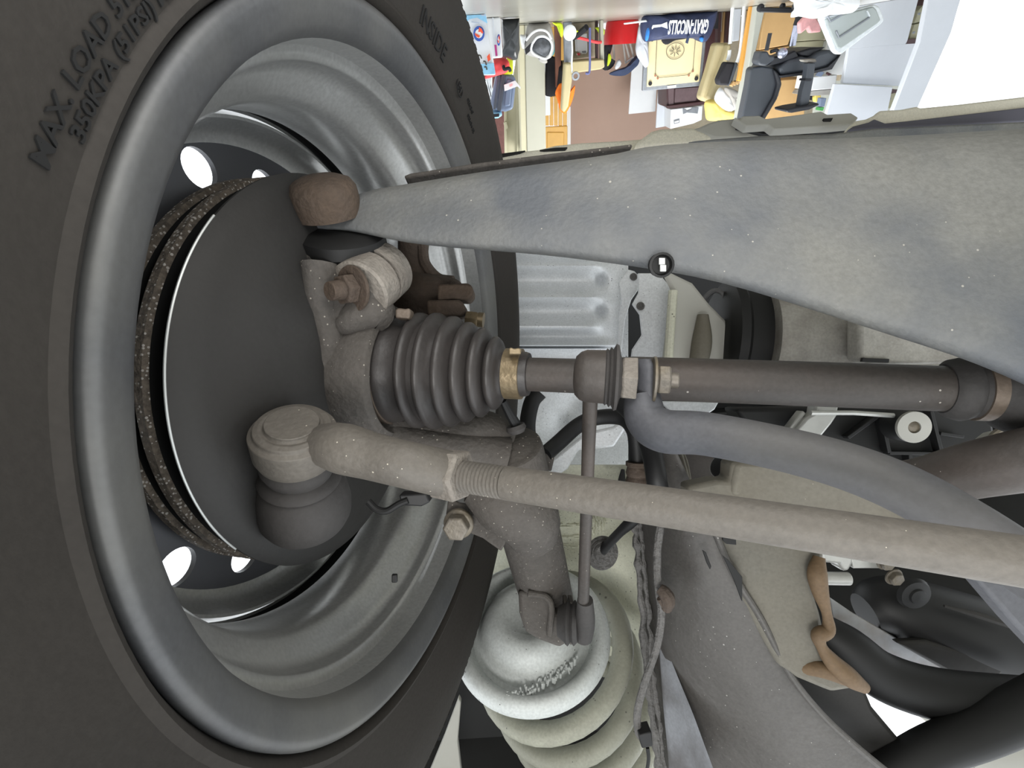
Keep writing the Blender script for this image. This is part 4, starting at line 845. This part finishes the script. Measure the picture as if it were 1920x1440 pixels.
# hamper
t = thing('mesh_hamper', 'round grey hamper lying open with white piping and dark mesh inside', 'hamper', base(1000, 55, 5.6))
pillow('body', [(984, 78), (996, 62), (1010, 55), (1024, 56), (1036, 70), (1038, 92), (1032, 108), (1020, 112), (1000, 105), (985, 102)], 5.7, .34, m_greyc, t, .004, True)
pillow('mesh_mouth', [(998, 82), (1006, 72), (1020, 70), (1032, 80), (1032, 98), (1022, 108), (1006, 101), (996, 94)], 5.54, .1, m_mesh, t, .01)
gtube('piping', [(998, 82, 5.5), (1008, 70, 5.5), (1022, 69, 5.5), (1034, 80, 5.5), (1033, 97, 5.5), (1024, 110, 5.5), (1004, 103, 5.5), (996, 94, 5.5), (998, 82, 5.5)], .010, m_white, t)
gtube('piping', [(986, 76, 5.5), (998, 62, 5.5), (1012, 56, 5.5), (1026, 60, 5.5), (1034, 74, 5.5)], .010, m_white, t)
slab('side_panel', [(984, 92), (996, 80), (996, 94), (986, 103)], 5.5, .02, m_blackc, t, .004)
pillow('side_flap', [(1008, 108), (1024, 109), (1028, 118), (1018, 119), (1010, 114)], 5.6, .06, m_greyc, t)
pillow('white_rag', [(974, 62), (982, 68), (988, 62), (986, 74), (982, 84), (984, 92), (978, 90), (976, 76)], 5.6, .1, m_white, None, .004, False, 'crumpled white rag hanging left of the grey hamper', 'rag')
pillow('teal_bag', [(1031, 62), (1036, 60), (1039, 75), (1040, 98), (1036, 105), (1030, 104)], 6.0, .12, m_teal, None, .003, False, 'teal fabric bag right behind the grey hamper', 'bag')
slab('long_plank', [(974, 53), (1010, 49), (1052, 44), (1056, 49), (1040, 55), (976, 60)], 5.9, .12, m_card, None, .003, floor=True, label='flat brown cardboard sheet on the floor under the hamper', cat='cardboard')
pillow('lime_vest', [(1035, 57), (1056, 58), (1056, 71), (1050, 72), (1046, 69), (1040, 71), (1036, 70)], 6.1, .1, m_lime, None, .004, True, 'lime fluorescent vest heaped left of the grey table leg', 'vest')
pillow('lime_bag', [(1077, 57), (1084, 56), (1084, 60), (1078, 62)], 6.1, .08, m_lime, None, .003, False, 'small lime bundle right of the white disc', 'bundle')
pillow('lime_jacket', [(1113, 52), (1133, 50), (1134, 64), (1128, 70), (1124, 66), (1120, 55)], 6.6, .1, m_lime, None, .004, False, 'lime jacket behind the table leg near the red stool', 'jacket')
slab('black_cloth_bag', [(1024, 112), (1034, 104), (1048, 110), (1058, 118), (1056, 160), (1046, 178), (1034, 182), (1022, 180)], 6.6, .1, m_blackc, None, .02, label='black hanging bag between the grey cabinet and the beige cushion', cat='bag')
slab('brown_upright', [(1040, 72), (1052, 72), (1052, 122), (1048, 126), (1044, 164), (1042, 164)], 6.45, .06, m_wood, None, .004, floor=True, label='brown timber upright in front of the black hanging bag', cat='timber')
# pine slatted door
t = thing('pine_door', 'yellow pine boarded door low in the gap right of the grey cabinet', 'door panel', base(1040, 70, 8.2))
slab('frame', [(1022, 238), (1064, 236), (1064, 300), (1022, 300)], 8.2, .06, m_pine, t, .01)
slab('lower_panel', [(1024, 78), (1056, 78), (1062, 182), (1024, 182)], 8.25, .04, m_pine, t, .006, floor=True)
slab('panel', [(1026, 248), (1058, 248), (1056, 300), (1026, 300)], 8.18, .04, m_pine, t, .01)
for i in range(5): slab('board', [(1022+i*8.4, 180), (1029.6+i*8.4, 180), (1029.6+i*8.4, 236), (1022+i*8.4, 236)], 8.22, .04, m_pine, t, .006)
slab('white_strip_board', [(1023, 75), (1030, 75), (1032, 216), (1022, 217)], 8.05, .1, m_white, None, .004, floor=True, label='narrow white board edge in front of the pine boards', cat='board')
pillow('orange_vest', [(1049, 157), (1056, 156), (1062, 170), (1066, 190), (1070, 172), (1078, 158), (1076, 176), (1070, 195), (1060, 214), (1050, 206), (1046, 186), (1040, 176)], 6.37, .08, m_orange, None, .004, False, 'orange fluorescent vest draped over the beige cushion', 'vest')
slab('beige_cushion', [(1059, 118), (1072, 118), (1073, 150), (1066, 200), (1058, 212), (1053, 206), (1056, 160)], 6.14, .155, m_beige, None, .025, seg=3, label='upright beige seat cushion under the orange vest', cat='cushion')
# table with beige top
t = thing('work_table', 'table with grey legs and a deep beige edge, white sheet and cardboard underneath', 'table', base(1095, 55, 6.3))
slab('leg', [(1057, 60), (1072, 60), (1072, 117), (1059, 117)], 6.3, .09, m_greyfr, t, .006, floor=True)
slab('leg', [(1125, 48), (1131, 47), (1133, 112), (1126, 112)], 6.35, .09, m_cab, t, .006, floor=True)
slab('top', [(1060, 116), (1100, 113), (1133, 111), (1134, 126), (1126, 130), (1072, 138), (1060, 137)], 6.3, .5, m_beige, t, .012)
slab('inner_post', [(1116, 52), (1121, 52), (1122, 112), (1117, 112)], 6.7, .05, m_woodd, t, .003, floor=True)
slab('cardboard_box', [(1073, 60), (1117, 56), (1117, 106), (1072, 112)], 6.9, .3, m_tancl, None, .006, floor=True, label='tan cardboard box standing under the table', cat='box')
t = thing('white_container', 'white plastic container leaning on the box under the table', 'container', base(1092, 60, 6.6))
slab('body', [(1080, 66), (1101, 62), (1102, 98), (1098, 102), (1090, 102), (1087, 97), (1081, 97)], 6.6, .1, m_white, t, .01)
slab('handle_slot', [(1091, 96), (1099, 95), (1099, 99), (1092, 99)], 6.595, .02, m_greyfr, t, .003)
slab('red_cap', [(1082, 100), (1088, 99), (1088, 104), (1083, 104)], 6.6, .05, m_red, t, .004)
gtube('red_strap', [(1070, 68, 6.29), (1095, 73, 6.29), (1118, 79, 6.3), (1127, 79, 6.335)], .014, m_redc, None, 4, 'red strap stretched across under the table', 'strap')
gtube('black_umbrella', [(1072, 72, 6.27), (1085, 64, 6.15), (1100, 51, 6.05)], .028, m_blackc, None, 3, 'folded black umbrella leaning under the table by the white disc', 'umbrella')
t = thing('pedestal_lamp', 'white round disc on the floor with a thin cream cord rising to a grey ring', 'lamp', base(1069, 50, 5.6))
c = gy(1069, 61, 5.6)
obj('disc', lathe(c+np.array([0, .02, 0]), (0.15, -1, .1), [(0, .045), (.01, .062), (.025, .062), (.032, .05), (.036, .001)], 32), m_white, t)
gtube('cord', [(1072, 72, 5.6), (1073, 95, 5.6), (1072, 118, 5.6), (1073, 136, 5.6)], .008, m_steelw, t)
c = gy(1079, 142, 5.6)
obj('grey_ring', lathe(c, (0, -1, .2), [(0, .022), (0, .038), (.02, .038), (.02, .022)], 28, closed=True), m_greyfr, t)
gtube('walking_stick', [(1106, 52, 6.0), (1106, 90, 6.0), (1106, 120, 6.0), (1105, 135, 6.0), (1102, 138, 6.0), (1098, 137, 6.0)], .012, m_purple, None, 5, 'slim purple walking stick hooked at its top, across the table', 'walking stick')
# red stool
t = thing('red_stool', 'red round plastic stool standing upside down with pale legs in the air', 'stool', base(1167, 47, 7.3))
p = gy(1167, 46, 7.3); p[2] = .002; q = gy(1168, 82, 7.3)
hgt = q[2]-p[2]; rr = np.linalg.norm(gy(1134, 60, 7.3)-gy(1201, 60, 7.3))/2
obj('tub', lathe(p, (0, 0, 1), [(0, rr*.84), (hgt*.05, rr*.88), (hgt*.9, rr), (hgt, rr), (hgt, rr*.94), (hgt*.6, rr*.9)], 40), m_red, t)
for a, b in (((1150, 80), (1152, 111)), ((1168, 78), (1173, 116)), ((1172, 78), (1180, 108)), ((1180, 76), (1188, 106)), ((1172, 118), (1188, 107))): gtube('leg', [(*a, 7.25), (*b, 7.25)], .012, m_greyc if a[1] < 100 else m_steelw, t, 1)
pillow('navy_shirt', [(1140, 138), (1152, 132), (1166, 128), (1184, 120), (1194, 102), (1199, 106), (1196, 122), (1182, 134), (1170, 142), (1150, 141)], 7.2, .14, m_navy2, None, .006, False, 'navy shirt draped over the legs of the red stool', 'shirt')
pillow('white_sock', [(1152, 126), (1158, 112), (1162, 110), (1166, 120), (1160, 128), (1154, 131)], 7.1, .06, m_greyw, None, .004, False, 'pale garment lying on the navy shirt', 'garment')
pillow('black_jacket', [(1134, 82), (1150, 82), (1146, 92), (1140, 100), (1138, 122), (1150, 112), (1154, 112), (1150, 124), (1140, 132), (1128, 131), (1132, 118), (1131, 100)], 7.3, .1, m_blackc, None, .005, False, 'black jacket hanging between the table and the red stool', 'jacket')
pillow('lime_cloth', [(1140, 104), (1142, 98), (1148, 108), (1142, 122), (1138, 126)], 7.22, .05, m_lime, None, .003, False, 'lime cloth peeping out of the black jacket', 'cloth')
slab('white_board', [(1186, 112), (1202, 105), (1207, 60), (1224, 60), (1232, 150), (1229, 209), (1179, 214)], 7.9, .03, m_white, None, .004, floor=True, label='plain white board leaning on the brown wall behind the carrom board', cat='board')
# carrom board
t = thing('carrom_board', 'square carrom board with grey frame and printed star circle, standing on edge', 'game board', base(1265, 70, 6.0))
slab('frame', [(1210, 66), (1326, 60), (1315, 161), (1205, 171)], 6.0, .06, m_greyfr, t, .008)
slab('playing_surface', [(1217, 68), (1319, 62), (1311, 153), (1213, 163)], 5.985, .03, m_carrom, t, .002)
def quad(u, v):   # position on the board
    a = np.array([1217, 68.]); b = np.array([1319, 62.]); c = np.array([1311, 153.]); d = np.array([1213, 163.])
    p = (a*(1-u)+b*u)*(1-v)+(d*(1-u)+c*u)*v; return gy(p[0], p[1], 5.975)
def bline(name, L, r=.0022): obj(name, tube([quad(*q) for q in L], r, 6, 1), m_line, t)
bline('line', [(.15, .02), (.15, .76), (.21, .84), (.79, .84), (.86, .77), (.86, .02)])
bline('star_circle', [(.5+.165*math.cos(a), .33+.165*math.sin(a)) for a in np.linspace(0, 2*PI, 32)])
for k in range(8):
    a = k*PI/4+.1; bline('star_ray', [(.5+.03*math.cos(a), .33+.03*math.sin(a)), (.5+.11*math.cos(a), .33+.11*math.sin(a))], .0028)
m_spot = mat('rust spot', '#9a6a52', .6)
for u, v in ((.15, .79), (.2, .85), (.79, .85), (.86, .77)): obj('corner_spot', lathe(quad(u, v), (0, -1, 0), [(0, .011), (.003, .011)], 14), m_spot, t)
for u, v in ((.06, .94), (.94, .93), (.06, .06)): obj('pocket', lathe(quad(u, v), (0, -1, 0), [(0, .02), (.004, .02)], 18), m_blackc, t)
slab('label_plate', [(1251, 161), (1268, 159), (1268, 164), (1252, 166)], 5.98, .008, m_white, t, .001)
pillow('dark_emblem', [(1238, 72), (1250, 68), (1282, 68), (1290, 72), (1262, 76), (1252, 85), (1244, 82)], 5.95, .02, m_blackc, t, .001)
# cricket bag
t = thing('cricket_bag', 'navy cricket kit bag with white lettering lying in front of the carrom board', 'bag', base(1270, 25, 5.6))
pillow('body', [(1206, 40), (1222, 34), (1262, 29), (1300, 24), (1336, 19), (1341, 26), (1336, 44), (1330, 60), (1322, 76), (1316, 80), (1312, 72), (1280, 70), (1250, 72), (1222, 76), (1212, 80), (1206, 66), (1204, 52)], 5.6, .30, m_navy, t, .006, True)
pillow('blue_end', [(1212, 56), (1216, 50), (1218, 60), (1214, 78), (1209, 76)], 5.45, .06, m_bluebr, t, .002)
pillow('blue_tab', [(1311, 68), (1320, 70), (1317, 80), (1313, 78)], 5.47, .05, m_bluebr, t, .002)
slab('strap', [(1290, 66), (1294, 67), (1290, 82), (1286, 80)], 5.45, .02, m_navy2, t, .003)
yv_ = gy(1290, 56, 5.4)-gy(1288, 40, 5.4); xv_ = gy(1253, 49, 5.4)-gy(1328, 47, 5.4)
yv_ -= xv_*(yv_@xv_)/(xv_@xv_)
wlen = np.linalg.norm(xv_); tm = text_mesh('GRAY-NICOLLS', 1.0, 0.001, 'LEFT'); w1 = max(p[0] for p in tm[0])
hgt = .104
obj('lettering', text_on('GRAY-NICOLLS', hgt*1.35, gy(1328.5, 48, 5.42), xv_, yv_, .004, 'LEFT', wlen/(w1*hgt*1.35), .004), m_white, t)
slab('bat_emblem', [(1222, 52), (1224, 47), (1240, 45.5), (1251, 41), (1252, 54), (1241, 50), (1226, 52), (1223, 55)], 5.43, .006, m_white, t, .001)
slab('pole', [(1170, 43), (1212, 37), (1214, 41), (1171, 46)], 5.5, .03, m_steelw, t, .008)
pillow('clear_bag', [(1198, 66), (1206, 60), (1214, 80), (1216, 120), (1210, 128), (1204, 118), (1194, 104), (1192, 92), (1197, 50), (1206, 40)], 5.93, .06, m_clear, None, .006, False, 'crumpled translucent grey bag left of the carrom board', 'plastic bag')
# furniture right of the carrom board
t = thing('drawer_unit', 'dark mahogany cabinet front above the carrom board', 'cabinet', base(1290, 66, 7.0))
slab('carcass', [(1250, 165), (1325, 158), (1326, 190), (1254, 203), (1250, 200)], 7.0, .4, m_woodd, t, .008)
m_panelg = mat('dull mauve panel', '#5c4a4f', .6)
slab('lower_body', [(1254, 64), (1320, 60), (1325, 160), (1250, 167)], 7.02, .38, m_woodd, t, .004, floor=True)
slab('inset_panel', [(1266, 166), (1310, 163), (1305, 190), (1265, 193)], 6.985, .02, m_panelg, t, .006)
slab('moulding', [(1250, 198), (1322, 189), (1322, 196), (1252, 204)], 6.95, .06, m_woodd, t, .01)
slab('side_stile', [(1253, 166), (1264, 165), (1263, 198), (1254, 199)], 6.98, .03, m_panelg, t, .004)
slab('white_sheet_board', [(1240, 64), (1262, 62), (1253, 236), (1230, 240)], 7.6, .03, m_greyw, None, .003, floor=True, label='tall narrow white board left of the mahogany cabinet', cat='board')
t = thing('white_appliance', 'white appliance box with a printed picture and small barcode label, above the mahogany cabinet', 'box', base(1288, 66, 7.3))
slab('body', [(1258, 205), (1318, 198), (1316, 225), (1300, 232), (1257, 242)], 7.3, .4, m_white, t, .008)
slab('picture_print', [(1280, 202), (1288, 208), (1296, 205), (1298, 201), (1310, 202), (1308, 213), (1300, 212), (1288, 211), (1281, 214)], 7.285, .004, m_greyfr, t, 0)
slab('label_print', [(1263.5, 226), (1274, 223), (1274, 230), (1264, 232.5)], 7.285, .004, m_greyfr, t, 0)
slab('label_field', [(1264.5, 228), (1273, 225.5), (1273, 229), (1265, 231)], 7.28, .004, m_white, t, 0)
t = thing('bed_frame', 'upright brown bed frame with dark posts right of the cricket bag', 'bed frame', base(1358, 14, 6.2))
for L, m, D in (([(1348, 17), (1355, 16), (1351, 80), (1345, 80)], m_woodd, 6.2), ([(1365, 12), (1374, 10), (1368, 80), (1360, 80)], m_woodd, 6.2), ([(1358, 15), (1366, 14), (1361, 80), (1353, 80)], m_card, 6.25), ([(1355, 16), (1359, 15), (1356, 60), (1352, 60)], m_white, 6.28)):
    slab('post', L, D, .08, m, t, .004, floor=True)
slab('dark_side', [(1326, 58), (1346, 22), (1344, 80), (1330, 120), (1320, 140), (1322, 80)], 6.5, .05, m_woodd, t, .006)
slab('black_tray', [(1337, 30), (1348, 22), (1347, 54), (1334, 54)], 6.0, .06, m_blackc, None, .006, label='black tray standing behind the end of the cricket bag', cat='tray')
t = thing('sofa_cushions', 'pair of beige sofa cushions standing at a slant', 'cushions', base(1350, 16, 5.7))
slab('cushion', [(1343, 80), (1368, 80), (1352, 140), (1338, 190), (1322, 191), (1313, 186), (1318, 168), (1330, 130)], 5.8, .16, m_beige, t, .03, seg=3)
slab('cushion', [(1366, 82), (1372, 84), (1356, 150), (1342, 186), (1334, 190), (1330, 184), (1344, 150)], 5.7, .14, m_beige, t, .03, seg=3)
pillow('paper_bag', [(1333, 115), (1328, 128), (1320, 146), (1316, 152), (1318, 158), (1326, 166), (1328, 150)], 6.0, .06, m_greyw, None, .003, False, 'crumpled pale paper left of the slanting beige cushions', 'paper')
t = thing('tubular_chair', 'white tube chair with black seat and grey back panel, legs towards the floor', 'chair', base(1385, 8, 5.2))
gtube('leg', [(1374, 10, 5.2), (1371, 50, 5.2), (1369, 82, 5.2)], .016, m_steelw, t, 5)
gtube('leg', [(1368, 94, 5.2), (1367, 104, 5.2), (1364, 113, 5.2)], .016, m_steelw, t, 5)
gtube('leg', [(1396, 6, 5.1), (1393, 50, 5.1), (1389, 90, 5.1), (1386, 105, 5.1), (1382, 117, 5.1)], .016, m_steelw, t, 6)
gtube('foot_cap', [(1396, 1, 5.1), (1396, 7, 5.1)], .02, m_blackc, t, 1)
slab('back_panel', [(1377, 12), (1392, 10), (1386, 76), (1373, 78)], 5.4, .03, m_greyw, t, .006, floor=True)
slab('seat', [(1361, 116), (1380, 117), (1366, 160), (1348, 160), (1346, 150)], 5.15, .10, m_blackc, t, .016)
slab('seat_edge', [(1380, 116), (1385, 120), (1372, 158), (1366, 162)], 5.13, .12, m_chair, t, .012)
slab('timber_plank', [(1410, 0), (1420, 0), (1396, 140), (1392, 152), (1384, 152), (1388, 130)], 5.0, .05, m_plank, None, .004, label='orange yellow timber plank leaning left of the grey post', cat='plank')
slab('black_channel', [(1420, 0), (1423, 0), (1402, 125), (1395, 130)], 5.02, .05, m_blackc, None, .003, label='thin black channel between plank and grey post', cat='rail')
t = thing('wood_offcuts', 'small bundle of pale wood offcuts at the top of the plank', 'offcuts', gy(1383, 152, 5.1))
for i in range(4): slab('offcut', [(1370+i*5, 160-i*2), (1376+i*5, 152-i), (1379+i*5, 154-i), (1374+i*5, 163-i*2)], 5.1+.03*i, .05, m_card, t, .003)
pillow('baseball_cap', [(1347, 168), (1352, 162), (1358, 174), (1366, 180), (1374, 200), (1374, 207), (1366, 209), (1356, 204), (1342, 190), (1341, 182)], 5.3, .12, m_bag, None, .004, False, 'white cap on the yellow towel', 'cap')
pillow('beige_shirt', [(1358, 162), (1372, 166), (1386, 174), (1382, 200), (1376, 208), (1368, 194), (1364, 178)], 5.5, .12, m_greyc, None, .005, False, 'beige folded shirt right of the white cap', 'shirt')
pillow('yellow_towel', [(1322, 190), (1338, 186), (1350, 198), (1364, 208), (1378, 206), (1382, 220), (1360, 226), (1326, 226)], 5.6, .14, m_yel, None, .005, False, 'yellow towel piled under the beige cushions', 'towel')

# cartons and office chair
slab('moving_box', [(1438, 6), (1498, 2), (1496, 30), (1478, 84), (1424, 94), (1428, 60)], 5.6, .5, m_card, None, .008, label='large brown cardboard carton behind the chair lever', cat='box', group='brown cartons behind the office chair')
slab('moving_box', [(1424, 95), (1480, 86), (1484, 110), (1420, 130)], 5.6, .5, m_card, None, .008, label='second brown carton resting above the large one, behind the chair mechanism', cat='box', group='brown cartons behind the office chair')
slab('moving_box', [(1462, 150), (1512, 146), (1508, 225), (1432, 232)], 5.6, .5, m_card, None, .008, label='tan carton framed between the chair back and its armrest', cat='box', group='brown cartons behind the office chair')
t = thing('drawer_box', 'pale green grey storage drawers right of the chrome gas strut', 'drawers', base(1520, 40, 5.7))
slab('drawer', [(1494, 22), (1552, 10), (1546, 74), (1488, 78)], 5.7, .3, m_cardp, t, .006, floor=True)
slab('drawer', [(1488, 79), (1546, 75), (1540, 100), (1486, 104)], 5.7, .3, m_cardp, t, .006)
t = thing('office_chair', 'charcoal office chair with high back, gas strut and T-shaped armrest', 'chair', base(1492, 20, 4.3))
slab('back', [(1412, 126), (1430, 124), (1448, 127), (1462, 138), (1466, 156), (1460, 180), (1446, 205), (1432, 226), (1390, 226), (1404, 160), (1408, 132)], 4.3, .10, m_chair, t, .022, seg=3)
slab('back_rim', [(1452, 130), (1464, 140), (1467, 158), (1458, 186), (1434, 226), (1427, 226), (1452, 182), (1459, 158)], 4.26, .10, m_chaird, t, .016)
slab('seat_cushion', [(1460, 128), (1480, 112), (1506, 106), (1520, 110), (1534, 98), (1556, 92), (1577, 102), (1568, 116), (1550, 128), (1520, 136), (1466, 142)], 4.25, .5, m_chair, t, .03, seg=3)
slab('seat_pan', [(1494, 98), (1520, 90), (1550, 88), (1534, 98), (1516, 108), (1500, 106)], 4.3, .35, m_chaird, t, .012)
slab('seat_edge', [(1464, 142), (1520, 134), (1552, 126), (1574, 106), (1577, 102), (1560, 130), (1524, 138), (1466, 146)], 4.22, .1, m_chaird, t, .006)
gtube('gas_strut', [(1498, 30, 4.45), (1490, 62, 4.45), (1486, 86, 4.45)], .022, m_chrome, t, 2)
q_ = gy(1498, 30, 4.45); q_[2] = .06
obj('column', cyl(q_, gy(1499, 34, 4.45), .03, 16), m_chaird, t)
for k in range(5):
    a = k*2*PI/5+.3; e_ = q_+np.array([.28*math.cos(a), .28*math.sin(a), -.02])
    ft = obj('foot', bar(q_, e_, .045, .03), m_chaird, t, bevel=.006)
    obj('caster', lathe(e_+np.array([0, 0, -.012])-np.array([-math.sin(a), math.cos(a), 0])*.015, [-math.sin(a), math.cos(a), 0], [(0, .02), (.004, .026), (.026, .026), (.03, .02)], 16), m_chaird, ft)
gtube('strut_cover', [(1500, 30, 4.44), (1494, 48, 4.44)], .028, m_chaird, t, 1)
gtube('lever', [(1444, 62, 4.2), (1437, 95, 4.2)], .014, m_chaird, t, 1)
slab('lever_hub', [(1427, 96), (1440, 96), (1444, 104), (1452, 104), (1454, 112), (1436, 124), (1424, 122), (1421, 116)], 4.22, .12, m_chair, t, .012)
gtube('tilt_knob', [(1445, 97, 4.25), (1456, 94, 4.25), (1459, 100, 4.25), (1462, 106, 4.25)], .012, m_chaird, t, 4)
obj('spring_housing', lathe(gy(1466, 98, 4.25), (.3, -1, .2), [(0, .03), (.03, .034), (.045, .02), (.05, .001)], 24), m_chrome, t)
slab('mechanism', [(1452, 106), (1470, 104), (1492, 94), (1498, 106), (1480, 114), (1458, 120), (1440, 124)], 4.26, .2, m_chaird, t, .01)
slab('arm_bracket', [(1505, 112), (1530, 110), (1532, 116), (1522, 118), (1508, 116)], 4.12, .06, m_alu, t, .006)
slab('arm_post', [(1516, 118), (1530, 118), (1526, 148), (1516, 200), (1499, 203), (1505, 170), (1512, 146)], 4.1, .07, m_chair, t, .008)
slab('arm_collar', [(1511, 148), (1524, 148), (1521, 152), (1509, 152)], 4.09, .09, m_chaird, t, .004)
slab('arm_pad', [(1475, 206), (1490, 202), (1515, 198), (1535, 193), (1537, 197), (1518, 206), (1485, 212), (1476, 211)], 4.05, .2, m_chaird, t, .012, seg=3)
# right side: white shelves, lid, bag
slab('pink_cloth', [(1500, 42), (1512, 30), (1528, 29), (1540, 46), (1540, 60), (1520, 62), (1516, 52), (1501, 64)], 4.1, .05, m_pink, None, .01, label='pink cloth hanging under the white plastic bag', cat='cloth')
pillow('plastic_bag', [(1490, -40), (1600, -40), (1602, 6), (1594, 22), (1580, 26), (1550, 24), (1540, 30), (1528, 34), (1510, 28), (1496, 30), (1490, 32), (1492, 22), (1500, 18), (1498, 0)], 3.8, .25, m_bag, None, .01, False, 'bright white plastic bag hanging at the top of the frame', 'plastic bag')
t = thing('storage_lid', 'grey plastic storage box lid with pale rim leaning at a slant under the white bag', 'box lid', base(1598, 20, 3.9))
LID = [(1538, 34), (1640, 8), (1650, 12), (1659, 38), (1652, 46), (1578, 102), (1570, 102), (1564, 96)]
slab('rim', LID, 3.9, .05, m_steelw, t, .012, seg=3)
slab('field', [(1547, 36), (1638, 12), (1644, 18), (1652, 38), (1646, 44), (1576, 92), (1570, 90)], 3.89, .05, m_bingr, t, .008)
for a, b, c in (((1552, 30), (1557, 40), (1578, 28)), ((1568, 58), (1573, 70), (1630, 33))): gtube('moulded_line', [(*a, 3.885), (*b, 3.885), (*c, 3.885)], .006, m_greyfr, t, 1)
slab('catch', [(1625, 20), (1628, 19), (1633, 30), (1630, 32)], 3.88, .02, m_steelw, t, .003)
t = thing('white_shelving', 'white flat-pack shelving with drawer panels along the right wall', 'shelving', base(1650, 20, 5.0))
slab('upper_panel', [(1590, 14), (1735, -40), (1700, 83), (1574, 92)], 5.0, .04, m_greyw, t, .004)
slab('middle_panel', [(1592, 90), (1722, 80), (1692, 162), (1580, 157)], 5.0, .04, m_greyw, t, .004)
slab('lower_panel', [(1566, 157), (1674, 163), (1660, 230), (1545, 230)], 4.97, .04, m_greyw, t, .004)
slab('back_panel', [(1540, 80), (1712, -40), (1690, 200), (1660, 260), (1520, 260)], 5.95, .03, m_post, t, .004)
for L in ([(1722, 20), (1746, -10), (1742, 36), (1714, 44)], [(1714, 46), (1738, 40), (1728, 74), (1704, 76)], [(1668, 176), (1684, 173), (1676, 202), (1660, 204)]): slab('drawer_front', L, 5.05, .3, m_cardp, t, .004)
for L in ([(1703, 73), (1727, 72), (1722, 82), (1697, 83)], [(1672, 168), (1686, 168), (1682, 174), (1670, 175)], [(1736, -8), (1750, -10), (1744, 8), (1731, 10)]): slab('shelf_gap', L, 5.0, .2, m_woodd, t, .002)
for x, y in ((1722, 26), (1712, 61), (1667, 185)): obj('knob', lathe(gy(x, y, 4.99), (0, -1, 0), [(0, .008), (.012, .01), (.014, .001)], 14), m_greyfr, t)
slab('white_door', [(1760, -60), (1822, -60), (1784, 60), (1715, 215), (1672, 215), (1724, 80)], 4.6, .05, m_greyw, None, .006, label='tall white door panel at the bright right edge of the garage', cat='door panel')
t = thing('white_carton_stack', 'open white carton with printed items on top, beside the chair armrest', 'box', base(1545, 60, 5.2))
slab('carton', [(1526, 144), (1570, 140), (1566, 166), (1520, 170)], 5.2, .3, m_white, t, .006)
slab('carton', [(1520, 171), (1566, 167), (1560, 178), (1514, 180)], 5.25, .3, m_greyc, t, .006)
slab('blue_leaflet', [(1530, 142), (1536, 132), (1546, 136), (1540, 144)], 5.15, .02, m_case, t, .002)
slab('dark_leaflet', [(1550, 139), (1552, 135), (1560, 139), (1554, 142)], 5.15, .02, m_woodd, t, .002)
slab('white_sheet', [(1560, 24), (1600, 20), (1590, 92), (1586, 140), (1540, 142), (1528, 140), (1548, 106)], 5.58, .03, m_white, None, .004, floor=True, label='white sheet panel behind the chair seat', cat='panel')
slab('brown_box_edge', [(1596, 30), (1610, 30), (1592, 118), (1584, 140), (1574, 152), (1576, 120)], 5.62, .1, m_tancl, None, .004, label='narrow tan box edge left of the white shelf panel', cat='box')
slab('yellow_packet', [(1528, 179), (1540, 178), (1538, 190), (1530, 192)], 5.27, .06, m_yel, None, .006, label='small yellow packet above the white carton', cat='packet')
slab('dark_packet', [(1516, 179), (1524, 179), (1523, 188), (1515, 187)], 5.27, .05, m_blackc, None, .003, label='small dark packet left of the yellow packet', cat='packet')
t = thing('blue_green_packet', 'blue and green packet against the lower white panel', 'packet', gy(1542, 206, 5.0))
slab('blue_part', [(1540, 184), (1550, 184), (1546, 200), (1537, 200)], 5.0, .06, m_case, t, .003)
m_green = mat('green print', '#3f8f4a', .6)
slab('green_part', [(1537, 201), (1546, 201), (1543, 208), (1535, 207)], 5.0, .06, m_green, t, .003)
